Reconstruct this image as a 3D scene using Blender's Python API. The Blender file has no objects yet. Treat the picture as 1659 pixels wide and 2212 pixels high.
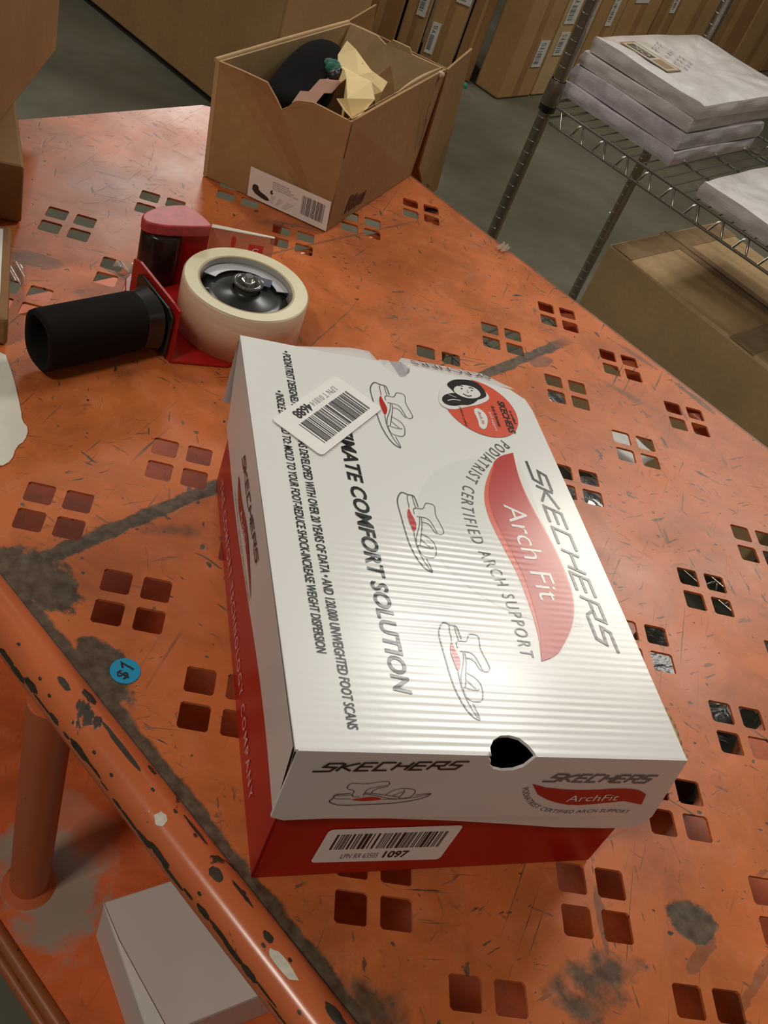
import bpy, math, random
from mathutils import Vector, Matrix
R = math.radians
random.seed(11)
sc = bpy.context.scene
col = sc.collection

# ------------------------------------------------------------------ camera
cd = bpy.data.cameras.new('camera'); cam = bpy.data.objects.new('camera', cd); col.objects.link(cam)
r1 = Vector((0.9533, 0.0080, 0.3018)); r2 = Vector((0.2207, -0.7005, -0.6786)); r3 = Vector((0.2060, 0.7136, -0.6696))
M = Matrix((r1, -r2, -r3)).transposed().to_4x4(); M.translation = Vector((0, 0, 0.5131))
cam.matrix_world = M
cd.sensor_fit = 'VERTICAL'; cd.sensor_height = 36.0; cd.lens = 36.0 * 2050.84 / 2212
cd.clip_start = 0.02; cd.clip_end = 60
cd.dof.use_dof = False
sc.camera = cam
# ------------------------------------------------------------------ world, lights, exposure
sc.view_settings.view_transform = 'Standard'; sc.view_settings.look = 'None'
sc.view_settings.gamma = 1; sc.view_settings.use_curve_mapping = False
sc.view_settings.exposure = 0.30
w = bpy.data.worlds.new('world'); sc.world = w; w.use_nodes = True
w.node_tree.nodes['Background'].inputs[0].default_value = (1.0, 0.88, 0.74, 1); w.node_tree.nodes['Background'].inputs[1].default_value = 0.085
FLOOR = -0.85

def area_light(loc, target, sx, sy, power, color, rot=0):
    ld = bpy.data.lights.new('ceiling_lamp', 'AREA'); ld.shape = 'RECTANGLE'; ld.size = sx; ld.size_y = sy; ld.energy = power; ld.color = color
    o = bpy.data.objects.new('ceiling_lamp', ld); col.objects.link(o); o.location = loc
    d = Vector(target) - Vector(loc); o.rotation_euler = d.to_track_quat('-Z', 'Y').to_euler()
    o.rotation_euler.rotate_axis('Z', rot)
    return o
# high-bay fixtures of the warehouse, beyond the cart and to both sides
WARM = (1.0, 0.93, 0.81); NEUT = (1.0, 0.975, 0.91)
area_light((1.82, 2.90, 3.1), (1.5, 2.3, 0), 0.85, 0.30, 33, NEUT, R(0))
area_light((-2.4, 3.6, 3.3), (-0.6, 1.2, 0), 1.6, 0.5, 52, NEUT, R(90))
area_light((-0.75, 7.4, 3.2), (-0.1, 1.2, 0), 1.0, 0.5, 55, NEUT, 0)
area_light((-1.15, -0.75, 2.5), (0.0, 0.35, -.25), 0.45, 0.3, 20, WARM, 0)
area_light((2.5, 3.3, 2.6), (2.0, 2.9, 0), 1.0, 0.5, 27, WARM, 0)

# ------------------------------------------------------------------ materials
def newmat(name):
    m = bpy.data.materials.new(name); m.use_nodes = True
    return m, m.node_tree, m.node_tree.nodes['Principled BSDF']
def setp(b, color=None, rough=None, metal=None, **k):
    if color is not None: b.inputs['Base Color'].default_value = (*color, 1)
    if rough is not None: b.inputs['Roughness'].default_value = rough
    if metal is not None: b.inputs['Metallic'].default_value = metal
    for kk, v in k.items(): b.inputs[kk].default_value = v
def N(t, typ, **k):
    n = t.nodes.new(typ)
    for a, v in k.items():
        if hasattr(n, a): setattr(n, a, v)
        else: n.inputs[a].default_value = v
    return n
def mapping(t, scale=(1, 1, 1), rot=(0, 0, 0), loc=(0, 0, 0)):
    tc = t.nodes.new('ShaderNodeTexCoord'); mp = t.nodes.new('ShaderNodeMapping')
    mp.inputs['Scale'].default_value = scale; mp.inputs['Rotation'].default_value = rot; mp.inputs['Location'].default_value = loc
    t.links.new(tc.outputs['Object'], mp.inputs['Vector']); return mp.outputs[0]
def mapt(t, scale, rot, loc):
    tc = t.nodes.new('ShaderNodeTexCoord'); mp = t.nodes.new('ShaderNodeMapping'); mp.vector_type = 'TEXTURE'
    mp.inputs['Scale'].default_value = (1 / scale[0], 1 / scale[1], 1); mp.inputs['Rotation'].default_value = rot; mp.inputs['Location'].default_value = (loc[0], loc[1], 0)
    t.links.new(tc.outputs['Object'], mp.inputs['Vector']); return mp.outputs[0]
def noise(t, vec, scale, detail=3, rough=.55, dist=0):
    n = t.nodes.new('ShaderNodeTexNoise'); n.inputs['Scale'].default_value = scale; n.inputs['Detail'].default_value = detail
    n.inputs['Roughness'].default_value = rough; n.inputs['Distortion'].default_value = dist
    t.links.new(vec, n.inputs['Vector']); return n.outputs[0]
def ramp(t, fac, lo, hi, a=0.0, b=1.0):
    n = t.nodes.new('ShaderNodeMapRange'); n.inputs[1].default_value = lo; n.inputs[2].default_value = hi; n.inputs[3].default_value = a; n.inputs[4].default_value = b
    t.links.new(fac, n.inputs[0]); return n.outputs[0]
def math_(t, op, a, b=None):
    n = t.nodes.new('ShaderNodeMath'); n.operation = op
    for i, x in enumerate((a, b)):
        if x is None: continue
        if isinstance(x, (int, float)): n.inputs[i].default_value = x
        else: t.links.new(x, n.inputs[i])
    return n.outputs[0]
def mix(t, fac, a, b):
    n = t.nodes.new('ShaderNodeMix'); n.data_type = 'RGBA'
    if isinstance(fac, (int, float)): n.inputs[0].default_value = fac
    else: t.links.new(fac, n.inputs[0])
    for i, x in ((6, a), (7, b)):
        if isinstance(x, tuple): n.inputs[i].default_value = (*x, 1)
        else: t.links.new(x, n.inputs[i])
    return n.outputs[2]
def bump(t, b, h, strength=.5, dist=.001):
    n = t.nodes.new('ShaderNodeBump'); n.inputs['Strength'].default_value = strength; n.inputs['Distance'].default_value = dist
    t.links.new(h, n.inputs['Height']); t.links.new(n.outputs[0], b.inputs['Normal'])
def simple(name, color, rough=.5, metal=0, var=0.0, vscale=30, bmp=0, bscale=200, **k):
    m, t, b = newmat(name); setp(b, color, rough, metal, **k)
    v = mapping(t)
    if var:
        nz = noise(t, v, vscale, 4)
        c = mix(t, ramp(t, nz, .3, .7), tuple(x * (1 - var) for x in color), tuple(min(1, x * (1 + var)) for x in color))
        t.links.new(c, b.inputs['Base Color'])
    if bmp: bump(t, b, noise(t, v, bscale, 3), bmp, .001)
    return m

def cardboard(name, color, tape=None):
    m, t, b = newmat(name); setp(b, color, .75); b.inputs['Specular IOR Level'].default_value = .25
    v = mapping(t)
    big = noise(t, v, 5, 4); fine = noise(t, v, 90, 3)
    c1 = mix(t, ramp(t, big, .3, .7), tuple(x * .84 for x in color), tuple(x * 1.12 for x in color))
    c2 = mix(t, ramp(t, fine, .35, .7, 0, .25), c1, tuple(x * .6 for x in color))
    t.links.new(c2, b.inputs['Base Color']); bump(t, b, fine, .15, .0006)
    return m
CARD = cardboard('cardboard_kraft', (.40, .235, .10))
CARD_L = cardboard('cardboard_pale', (.50, .34, .17))
CARD_D = cardboard('cardboard_dark', (.31, .165, .066))
CARD_E = cardboard('cardboard_edge', (.55, .37, .19))
BLACK = simple('black_ink', (.012, .011, .011), .4)
WHITE_L = simple('label_paper', (.88, .85, .82), .5, var=.03)
GREY_INK = simple('grey_ink', (.16, .15, .16), .5)
FAINT = simple('faint_ink', (.40, .38, .37), .5)
RED_INK = simple('red_ink', (.62, .03, .02), .4)

# orange cart paint with wear, in cart coordinates (x along the rail, y across the shelf)
def orange(name, spots, bands, base=(.62, .160, .040), dens=.95, rough=.36, extra_white=None):
    m, t, b = newmat(name); setp(b, base, rough); b.inputs['Specular IOR Level'].default_value = .38
    v = mapping(t)
    nb = noise(t, v, 7, 5); nf = noise(t, v, 42, 5, .6)
    c = mix(t, ramp(t, nb, .3, .7), tuple(x * .84 for x in base), tuple(min(1, x * 1.10) for x in base))
    c = mix(t, ramp(t, nf, .5, .75, 0, .30), c, (.80, .29, .16))
    c = mix(t, ramp(t, noise(t, v, 13, 7, .68, .6), .45, .70, 0, .65), c, (.27, .078, .024))
    sep = t.nodes.new('ShaderNodeSeparateXYZ'); t.links.new(v, sep.inputs[0])
    X, Y = sep.outputs[0], sep.outputs[1]
    wob = math_(t, 'MULTIPLY', math_(t, 'SUBTRACT', noise(t, v, 55, 5, .65), .5), 1.0)
    masks = []
    # short scratches in several directions
    for i, (rz, sx, sy, th) in enumerate([(20, 40, 190, .645), (-35, 32, 170, .650), (75, 40, 200, .645), (50, 10, 330, .660), (-62, 8, 380, .668), (-10, 60, 100, .675), (110, 9, 300, .662)]):
        vv = mapt(t, (sx, sy), (0, 0, R(rz)), (i * 3.1, i * 1.7))
        s = noise(t, vv, 1.0, 3, .55, .5)
        gate = ramp(t, noise(t, mapping(t, (1, 1, 1), (0, 0, 0), (i * 5.3, 2.2, 0)), 9, 2), .45, .61)
        mk = math_(t, 'MULTIPLY', ramp(t, s, th, th + .03), gate)
        masks.append(math_(t, 'MULTIPLY', mk, dens))
    curl = noise(t, v, 42, 3, .6, 2.5)
    masks.append(math_(t, 'MULTIPLY', math_(t, 'MULTIPLY', ramp(t, curl, .665, .70), ramp(t, noise(t, mapping(t, (1, 1, 1), (0, 0, 0), (2, 7, 0)), 6, 3), .45, .6)), dens))
    dot = noise(t, v, 130, 1, .4)
    masks.append(math_(t, 'MULTIPLY', ramp(t, dot, .74, .77), dens))
    for (cx, cy, rx, ry, ang, edge, amt) in spots:
        dx = math_(t, 'SUBTRACT', X, cx); dy = math_(t, 'SUBTRACT', Y, cy)
        ca, sa = math.cos(R(ang)), math.sin(R(ang))
        px = math_(t, 'DIVIDE', math_(t, 'ADD', math_(t, 'MULTIPLY', dx, ca), math_(t, 'MULTIPLY', dy, sa)), rx)
        py = math_(t, 'DIVIDE', math_(t, 'SUBTRACT', math_(t, 'MULTIPLY', dy, ca), math_(t, 'MULTIPLY', dx, sa)), ry)
        d = math_(t, 'SQRT', math_(t, 'ADD', math_(t, 'MULTIPLY', px, px), math_(t, 'MULTIPLY', py, py)))
        d = math_(t, 'ADD', d, math_(t, 'MULTIPLY', wob, edge))
        masks.append(ramp(t, d, 1.08 if edge < 2.4 else 1.35, .92 if edge < 2.4 else .35, 0, amt))
    for (axis, c0, half, a0, a1, edge, amt) in bands:
        P_, Q_ = (X, Y) if axis == 'x' else (Y, X)
        d = math_(t, 'DIVIDE', math_(t, 'ABSOLUTE', math_(t, 'SUBTRACT', P_, c0)), half)
        d = math_(t, 'ADD', d, math_(t, 'MULTIPLY', wob, edge))
        mk = ramp(t, d, 1.12, .86, 0, amt)
        lim = math_(t, 'MULTIPLY', ramp(t, Q_, a0, a0 + .01), ramp(t, Q_, a1, a1 - .04))
        masks.append(math_(t, 'MULTIPLY', mk, lim))
    tot = masks[0]
    for mk in masks[1:]: tot = math_(t, 'MAXIMUM', tot, mk)
    greyc = mix(t, ramp(t, noise(t, v, 120, 4), .35, .7), (.045, .034, .022), (.140, .110, .074))
    c = mix(t, tot, c, greyc)
    if extra_white:
        for (cx, cy, rx, ry, colr, amt) in extra_white:
            dx = math_(t, 'DIVIDE', math_(t, 'SUBTRACT', X, cx), rx); dy = math_(t, 'DIVIDE', math_(t, 'SUBTRACT', Y, cy), ry)
            d = math_(t, 'SQRT', math_(t, 'ADD', math_(t, 'MULTIPLY', dx, dx), math_(t, 'MULTIPLY', dy, dy)))
            d = math_(t, 'ADD', d, math_(t, 'MULTIPLY', wob, 1.6))
            c = mix(t, ramp(t, d, 1.15, .8, 0, amt), c, colr)
    t.links.new(c, b.inputs['Base Color'])
    t.links.new(ramp(t, nb, .3, .7, rough - .06, rough + .12), b.inputs['Roughness'])
    hh = math_(t, 'SUBTRACT', math_(t, 'MULTIPLY', nf, .3), tot)
    bump(t, b, hh, .16, .0005)
    return m

def chips(name, base, rough=.25, th=.64, white=None, scale=(1, 1, 1)):
    m, t, b = newmat(name); setp(b, base, rough)
    v = mapping(t, scale)
    n1 = noise(t, v, 38, 4, .55, .3); n2 = noise(t, v, 150, 2)
    mk = math_(t, 'MAXIMUM', ramp(t, n1, th, th + .025), ramp(t, n2, .74, .77))
    c = mix(t, ramp(t, noise(t, v, 9, 3), .3, .7), tuple(x * .85 for x in base), base)
    c = mix(t, mk, c, (.045, .030, .018))
    t.links.new(c, b.inputs['Base Color'])
    t.links.new(ramp(t, mk, 0, 1, rough, .5), b.inputs['Roughness'])
    bump(t, b, math_(t, 'SUBTRACT', math_(t, 'MULTIPLY', n2, .15), mk), .35, .0006)
    return m
CHROME = simple('chrome_wire', (.42, .40, .36), .22, 1.0)
POSTM = simple('post_chrome', (.36, .32, .27), .34, 1.0, var=.12, vscale=8)
GREEN = simple('green_paint', (.03, .22, .13), .6)

# ------------------------------------------------------------------ mesh builder
class MB:
    def __init__(s): s.v = []; s.f = []; s.m = []; s.mats = []; s.smooth = []
    def mi(s, m):
        if m not in s.mats: s.mats.append(m)
        return s.mats.index(m)
    def add(s, vs, fs, m, smooth=False):
        o = len(s.v); s.v += [tuple(x) for x in vs]; k = s.mi(m)
        for f in fs: s.f.append(tuple(i + o for i in f)); s.m.append(k); s.smooth.append(smooth)
    def quad(s, a, b, c, d, m): s.add([a, b, c, d], [(0, 1, 2, 3)], m)
    def poly(s, pts, m): s.add(pts, [tuple(range(len(pts)))], m)
    def box(s, lo, hi, m):
        x0, y0, z0 = lo; x1, y1, z1 = hi
        s.hexa([(x0, y0), (x1, y0), (x1, y1), (x0, y1)], z0, z1, m)
    def hexa(s, pts, z0, z1, m, top=None):
        n = len(pts); top = top or pts
        vs = [(x, y, z0) for x, y in pts] + [(x, y, z1) for x, y in top]
        fs = [tuple(range(n))[::-1], tuple(range(n, 2 * n))] + [(i, (i + 1) % n, n + (i + 1) % n, n + i) for i in range(n)]
        s.add(vs, fs, m)
    def panel(s, a, b, c, d, th, m):
        """slab through the quad a b c d with thickness th behind its normal"""
        a, b, c, d = map(Vector, (a, b, c, d)); n = (b - a).cross(d - a).normalized() * -th
        vs = [a, b, c, d, a + n, b + n, c + n, d + n]
        s.add(vs, [(0, 1, 2, 3), (7, 6, 5, 4), (0, 4, 5, 1), (1, 5, 6, 2), (2, 6, 7, 3), (3, 7, 4, 0)], m)
    def slab(s, pts, off, m):
        """extrude a 3D polygon by vector off"""
        n = len(pts); off = Vector(off); pts = [Vector(p) for p in pts]
        vs = pts + [p + off for p in pts]
        s.add(vs, [tuple(range(n)), tuple(range(n, 2 * n))[::-1]] + [(i, n + i, n + (i + 1) % n, (i + 1) % n) for i in range(n)], m)
    def tube(s, path, r, m, seg=10, caps=True, smooth=True):
        path = [Vector(p) for p in path]; n = len(path); rs = r if isinstance(r, (list, tuple)) else [r] * n
        vs = []; up = None
        for i, p in enumerate(path):
            d = (path[min(i + 1, n - 1)] - path[max(i - 1, 0)]).normalized()
            if up is None: up = Vector((0, 0, 1)) if abs(d.z) < .9 else Vector((1, 0, 0))
            a = d.cross(up).normalized(); b2 = a.cross(d).normalized(); up = b2
            for k in range(seg):
                t = 2 * math.pi * k / seg; vs.append(p + a * (rs[i] * math.cos(t)) + b2 * (rs[i] * math.sin(t)))
        fs = [(i * seg + k, i * seg + (k + 1) % seg, (i + 1) * seg + (k + 1) % seg, (i + 1) * seg + k) for i in range(n - 1) for k in range(seg)]
        s.add(vs, fs, m, smooth)
        if caps: s.add(vs[:seg], [tuple(range(seg))[::-1]], m); s.add(vs[-seg:], [tuple(range(seg))], m)
    def lathe(s, prof, m, seg=48, c=(0, 0, 0), smooth=True, closed=False):
        vs = []; n = len(prof)
        for r_, z in prof:
            for k in range(seg):
                t = 2 * math.pi * k / seg; vs.append((c[0] + r_ * math.cos(t), c[1] + r_ * math.sin(t), c[2] + z))
        rng = n if closed else n - 1
        fs = [(i * seg + k, i * seg + (k + 1) % seg, ((i + 1) % n) * seg + (k + 1) % seg, ((i + 1) % n) * seg + k) for i in range(rng) for k in range(seg)]
        s.add(vs, fs, m, smooth)
    def grid(s, fn, nu, nv, m, smooth=True):
        vs = [fn(i / nu, j / nv) for j in range(nv + 1) for i in range(nu + 1)]
        s.add(vs, [(j * (nu + 1) + i, j * (nu + 1) + i + 1, (j + 1) * (nu + 1) + i + 1, (j + 1) * (nu + 1) + i) for j in range(nv) for i in range(nu)], m, smooth)
    def build(s, name, parent=None, bevel=0, loc=None, rotz=0, solid=0, sub=0, seg=2):
        me = bpy.data.meshes.new(name); me.from_pydata(s.v, [], s.f)
        for m in s.mats: me.materials.append(m)
        me.polygons.foreach_set('material_index', s.m); me.polygons.foreach_set('use_smooth', s.smooth); me.update()
        o = bpy.data.objects.new(name, me); col.objects.link(o)
        if parent is not None: o.parent = parent
        if loc is not None: o.location = loc
        if rotz: o.rotation_euler.z = rotz
        if solid:
            md = o.modifiers.new('solid', 'SOLIDIFY'); md.thickness = solid; md.offset = 0
        if bevel:
            md = o.modifiers.new('bevel', 'BEVEL'); md.width = bevel; md.segments = seg; md.limit_method = 'ANGLE'
        if sub:
            md = o.modifiers.new('sub', 'SUBSURF'); md.levels = sub; md.render_levels = sub
        return o

def tag(o, label=None, cat=None, group=None, kind=None):
    if label: o['label'] = label
    if cat: o['category'] = cat
    if group: o['group'] = group
    if kind: o['kind'] = kind
    return o
def empty(name, loc=(0, 0, 0), rz=0):
    o = bpy.data.objects.new(name, None); col.objects.link(o); o.location = loc; o.rotation_euler.z = rz; o.empty_display_size = .05
    return o
def fill2d(loops):
    """triangulate outer loop + holes with a filled 2D curve -> verts2d, faces"""
    cu = bpy.data.curves.new('tmp', 'CURVE'); cu.dimensions = '2D'; cu.fill_mode = 'BOTH'
    for lp in loops:
        sp = cu.splines.new('POLY'); sp.points.add(len(lp) - 1); sp.use_cyclic_u = True
        for p, q in zip(sp.points, lp): p.co = (q[0], q[1], 0, 1)
    o = bpy.data.objects.new('tmp', cu); col.objects.link(o)
    me = o.evaluated_get(bpy.context.evaluated_depsgraph_get()).to_mesh()
    vs = [(v.co.x, v.co.y) for v in me.vertices]; fs = [tuple(p.vertices) for p in me.polygons]
    o.to_mesh_clear(); bpy.data.objects.remove(o); bpy.data.curves.remove(cu)
    return vs, fs
_tc = {}
def textmesh(body, shear=0, bold=0.0, spacing=1.0):
    key = (body, shear, bold, spacing)
    if key in _tc: return _tc[key]
    cu = bpy.data.curves.new('tmp', 'FONT'); cu.body = body; cu.shear = shear; cu.offset = bold; cu.space_character = spacing
    cu.resolution_u = 3; cu.size = 1
    o = bpy.data.objects.new('tmp', cu); col.objects.link(o)
    me = o.evaluated_get(bpy.context.evaluated_depsgraph_get()).to_mesh()
    vs = [(v.co.x, v.co.y) for v in me.vertices]; fs = [tuple(p.vertices) for p in me.polygons]
    o.to_mesh_clear(); bpy.data.objects.remove(o); bpy.data.curves.remove(cu)
    x0 = min(v[0] for v in vs); x1 = max(v[0] for v in vs); y0 = min(0, min(v[1] for v in vs)) if 0 else 0.0
    vs = [((x - x0) / (x1 - x0), y / .72) for x, y in vs]     # x 0..1, y 0 = baseline, 1 = cap height
    _tc[key] = (vs, fs); return _tc[key]
def put_text(mb, body, fn, x0, y0, w_, h, m, shear=0, bold=0.0, spacing=1.0):
    vs, fs = textmesh(body, shear, bold, spacing)
    mb.add([fn(x0 + x * w_, y0 + y * h) for x, y in vs], fs, m)
def stroke(mb, pts, th, fn, m, closed=False):
    """flat ribbon of width th along 2D polyline, mitred"""
    pts = [Vector(p) for p in pts]; n = len(pts)
    if closed: pts = pts + [pts[0]]; n += 1
    L = []; Rr = []
    for i in range(n):
        if closed and i in (0, n - 1): a = (pts[1] - pts[0]).normalized(); b = (pts[-1] - pts[-2]).normalized()
        else:
            a = (pts[min(i + 1, n - 1)] - pts[i]); b = (pts[i] - pts[max(i - 1, 0)])
            if a.length < 1e-9: a = b
            if b.length < 1e-9: b = a
            a = a.normalized(); b = b.normalized()
        d = a + b; d = d.normalized() if d.length > 1e-4 else a
        nn = Vector((-d.y, d.x)); k = th / 2 / max(.45, nn.dot(Vector((-a.y, a.x))))
        L.append(pts[i] + nn * k); Rr.append(pts[i] - nn * k)
    vs = [fn(p.x, p.y) for p in L] + [fn(p.x, p.y) for p in Rr]
    mb.add(vs, [(i, i + 1, n + i + 1, n + i) for i in range(n - 1)], m)
def fillpoly(mb, pts, fn, m):
    vs, fs = fill2d([pts]); mb.add([fn(x, y) for x, y in vs], fs, m)
LET = {'S': [[(1.2, 1), (.25, 1), (.12, .56), (.95, .48), (.82, 0), (-.3, 0)]], 'K': [[(.1, 1), (0, 0)], [(1.05, 1), (.12, .52), (.95, 0)]],
       'E': [[(1.0, 1), (.1, 1), (0, 0), (.92, 0)], [(.06, .52), (.9, .52)]], 'C': [[(1.0, 1), (.1, 1), (0, 0), (.92, 0)]],
       'H': [[(.1, 1), (0, 0)], [(1, 1), (.9, 0)], [(.05, .52), (.95, .52)]], 'R': [[(0, 0), (.1, 1), (1, 1), (.94, .48), (.08, .48)], [(.55, .48), (.9, 0)]]}
def logo(mb, fn, x0, y0, w_, h, m, th=.15, shear=.55):
    word = 'SKECHERS'; adv = w_ / (8 * 1.22 - .1); lw = adv
    for i, ch in enumerate(word):
        for s_ in LET[ch]:
            stroke(mb, [(x0 + i * adv * 1.22 + x * lw + y * h * shear * .6, y0 + y * h) for x, y in s_], th * h, fn, m)
def barcode(mb, fn, x0, y0, w_, h, m, n=34, seed=1, m2=None):
    rr = random.Random(seed); ws = [rr.choice((1, 1, 1, 2, 2, 3)) for _ in range(n * 2)]; tot = sum(ws); x = x0
    for i, q in enumerate(ws):
        d = q / tot * w_
        if i % 2 == 0: mb.quad(fn(x, y0), fn(x + d, y0), fn(x + d, y0 + h), fn(x, y0 + h), m2 if (m2 and rr.random() < .3) else m)
        x += d
def arc(cx, cy, r, a0, a1, n):
    return [(cx + r * math.cos(R(a0 + (a1 - a0) * i / n)), cy + r * math.sin(R(a0 + (a1 - a0) * i / n))) for i in range(n + 1)]
def smooth2(pts, it=2, closed=True):
    for _ in range(it):
        q = []; n = len(pts)
        for i in range(n if closed else n - 1):
            a = pts[i]; b = pts[(i + 1) % n]
            q += [(a[0] * .75 + b[0] * .25, a[1] * .75 + b[1] * .25), (a[0] * .25 + b[0] * .75, a[1] * .25 + b[1] * .75)]
        if not closed: q = [pts[0]] + q + [pts[-1]]
        pts = q
    return pts

# ------------------------------------------------------------------ setting
m, t, b = newmat('concrete_floor'); setp(b, (.13, .125, .09), .38)
v = mapping(t)
c = mix(t, ramp(t, noise(t, v, 2.2, 6, .6), .35, .68), (.085, .083, .058), (.150, .145, .108))
c = mix(t, ramp(t, noise(t, v, 14, 5, .6), .5, .8, 0, .5), c, (.10, .085, .055))
t.links.new(c, b.inputs['Base Color']); t.links.new(ramp(t, noise(t, v, 6, 4), .3, .7, .28, .5), b.inputs['Roughness'])
bump(t, b, noise(t, v, 60, 3), .1, .002)
mb = MB(); mb.box((-8, -3, FLOOR - .1), (10, 12, FLOOR), m)
tag(mb.build('floor'), kind='structure', label='grey polished concrete warehouse floor')
wm = simple('wall_paint', (.22, .19, .15), .8, var=.1, vscale=1)
mb = MB(); mb.box((-8, 12, FLOOR - .1), (10, 12.2, 5), wm); tag(mb.build('wall_back'), kind='structure')

# ------------------------------------------------------------------ cart
CA = R(-44.42)                      # cart x axis runs along the front rail
cart = empty('utility_cart', (0, 0, 0), CA)
tag(cart, 'orange steel cart with square-hole perforated top shelf, chipped rail and lower shelf', 'cart')
ca, sa = math.cos(CA), math.sin(CA)
def W2C(x, y): return (x * ca + y * sa, -x * sa + y * ca)   # world xy -> cart xy
SP = [(.087, .429, .017, .013, 30, 1.2, .95), (.064, .349, .026, .012, 60, 4.5, .9), (.067, .325, .020, .010, 0, 4.5, .9),
      (-.262, .236, .026, .013, 0, 1.6, .95), (-.343, .236, .034, .020, 20, 1.5, .95), (-.659, .427, .022, .011, 50, 1.2, .6),
      (-.618, .485, .014, .003, 30, 1.5, .7), (-.344, .823, .016, .009, 80, 1.5, .6), (-.264, .876, .030, .005, 20, 2.5, .6),
      (-.219, .961, .028, .005, 0, 2, .7), (-.64, .72, .05, .006, 70, 2.5, .45), (-.010, .232, .022, .014, 0, 3, .9), (-.13, .300, .02, .003, 30, 2, .6),
      (.047, .379, .020, .0035, 135, 1.6, .6), (.102, .418, .02, .004, 90, 2, .5), (-.335, .34, .02, .006, 60, 3, .6), (-.30, .955, .03, .004, 10, 2, .5)]
BD = [('x', -.356, .0062, .215, .90, 1.6, .95), ('y', .221, .0075, -.9, .5, 1.5, .95), ('x', -.600, .0016, .55, .9, 2.0, .5), ('x', .135, .0030, .25, .60, 3.2, .45), ('y', .9695, .0022, -.9, .9, 1.5, .6)]
OR_TOP = orange('orange_shelf_paint', SP, BD)
OR_LOW = orange('orange_lower_paint', [(-.245, .215, .040, .030, 0, 1.2, .0)], [], base=(.74, .150, .040), dens=.25,
                extra_white=[(-.256, .216, .056, .036, (.34, .30, .24), .92), (-.285, .262, .05, .02, (.50, .30, .22), .4)])
PH = [('C1', -.0832, .4722), ('C2', -.0162, .4076), ('C3', .2955, .2488), ('C4', .4497, .5402), ('C5', .525, .6163), ('C6', .2008, 1.0836), ('C7', .1267, 1.0065),
      ('C8', -.1623, .8397), ('C9', -.0972, .7793), ('C10', -.0078, .5486), ('C11', .4436, .4002), ('C12', .3698, .3248), ('C13', .0519, .9303), ('C14', .0502, .3419),
      ('C15', .1546, .238), ('C16', .2212, .1733), ('C17', .3617, .1841), ('C18', .3626, .928), ('C19', .2873, .8503), ('C20', .4292, .8633), ('C21', .3534, .7847),
      ('C22', .4946, .7948), ('C23', .4187, .7177), ('C24', .3439, .6414), ('C25', .3753, .4644), ('a', -.088, .921), ('b', -.014, .996), ('c', .060, 1.072), ('d', -.170, .705),
      ('e', .436, .260), ('f', .510, .335), ('g', .288, .108), ('h', .229, .314), ('i', .303, .390), ('j', .272, .568), ('k', .198, .493), ('l', .057, .482), ('m', .131, .558),
      ('n', .213, .774), ('o', .139, .698), ('p', .599, .692), ('q', .517, .476), ('r', -.236, .770)]
U0, U1, V0, V1 = -.893, .66, .2205, .971
outer = [(U0 + .05, V0), (U1, V0), (U1, V1), (U0 + .19, V1)]
outer += [(U0 + .19 + (.07 * (math.cos(R(90 + a)))), V1 - .07 + .07 * math.sin(R(90 + a))) for a in range(10, 50, 10)]
outer += [(U0 + .02, V1 - .15), (U0, V1 - .18), (U0, V0 + .03)]
loops = [outer]; S = .046; A_ = .4195; rr = random.Random(5)
for nme, x, y in PH:
    for i in (-1, 1):
        for j in (-1, 1):
            cx, cy = x + i * S * (1 - A_) / 2, y + j * S * (1 - A_) / 2; h = S * A_ / 2; r_ = .0016
            pts = []
            for (sx, sy) in ((1, 1), (-1, 1), (-1, -1), (1, -1)):
                pts += [(cx + sx * h, cy + sy * (h - r_)), (cx + sx * (h - r_), cy + sy * h)] if sx * sy > 0 else [(cx + sx * (h - r_), cy + sy * h), (cx + sx * h, cy + sy * (h - r_))]
            q = [W2C(*p) for p in pts]
            if all(U0 < a < U1 and V0 + .003 < b_ < V1 for a, b_ in q): loops.append(q)
vs, fs = fill2d(loops)
mb = MB(); TH = .0022
mb.add([(x, y, 0) for x, y in vs], fs, OR_TOP); mb.add([(x, y, -TH) for x, y in vs], [f[::-1] for f in fs], OR_TOP)
for lp in loops:
    n = len(lp); mb.add([(x, y, 0) for x, y in lp] + [(x, y, -TH) for x, y in lp], [(i, (i + 1) % n, n + (i + 1) % n, n + i) for i in range(n)], OR_TOP)
mb.build('top_shelf', cart)
RAIL = chips('orange_rail_paint', (.62, .150, .050), .24, .645)
LEGM = chips('orange_leg_paint', (.58, .140, .045), .45, .69)
mb = MB()
mb.tube([(U0 + .01, .206, -.004), (U1, .206, -.004)], .0150, RAIL, 24)
rail = mb.build('front_rail', cart)
# bare patches where the rail paint came off
BARE = simple('bare_primer', (.62, .58, .48), .5, var=.15, vscale=200)
DARKB = simple('bare_dark_steel', (.050, .038, .026), .38, .2, var=.3, vscale=160)
mb = MB(); RX, RZ, RR = .206, -.004, .01515
def railpt(u, ang): return (u, RX - RR * math.sin(R(ang)), RZ + RR * math.cos(R(ang)))   # ang 0 = top, + toward front
def railpatch(u, ang, lu, la, m, seed, n=16):
    q = random.Random(seed); ring = []
    for i in range(n):
        a = 2 * math.pi * i / n; k = .78 + .30 * q.random(); ring.append(railpt(u + lu * k * math.cos(a), ang + la * k * math.sin(a)))
    mb.add(ring + [railpt(u, ang)], [(i, (i + 1) % n, n) for i in range(n)], m)
railpatch(-.158, 20, .0045, 14, BARE, 3)
railpatch(-.056, 6, .011, 13, BARE, 4)
railpatch(-.207, -10, .020, 7, DARKB, 5); railpatch(-.115, 0, .005, 13, DARKB, 6); railpatch(-.142, -28, .013, 5, DARKB, 7)
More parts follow.
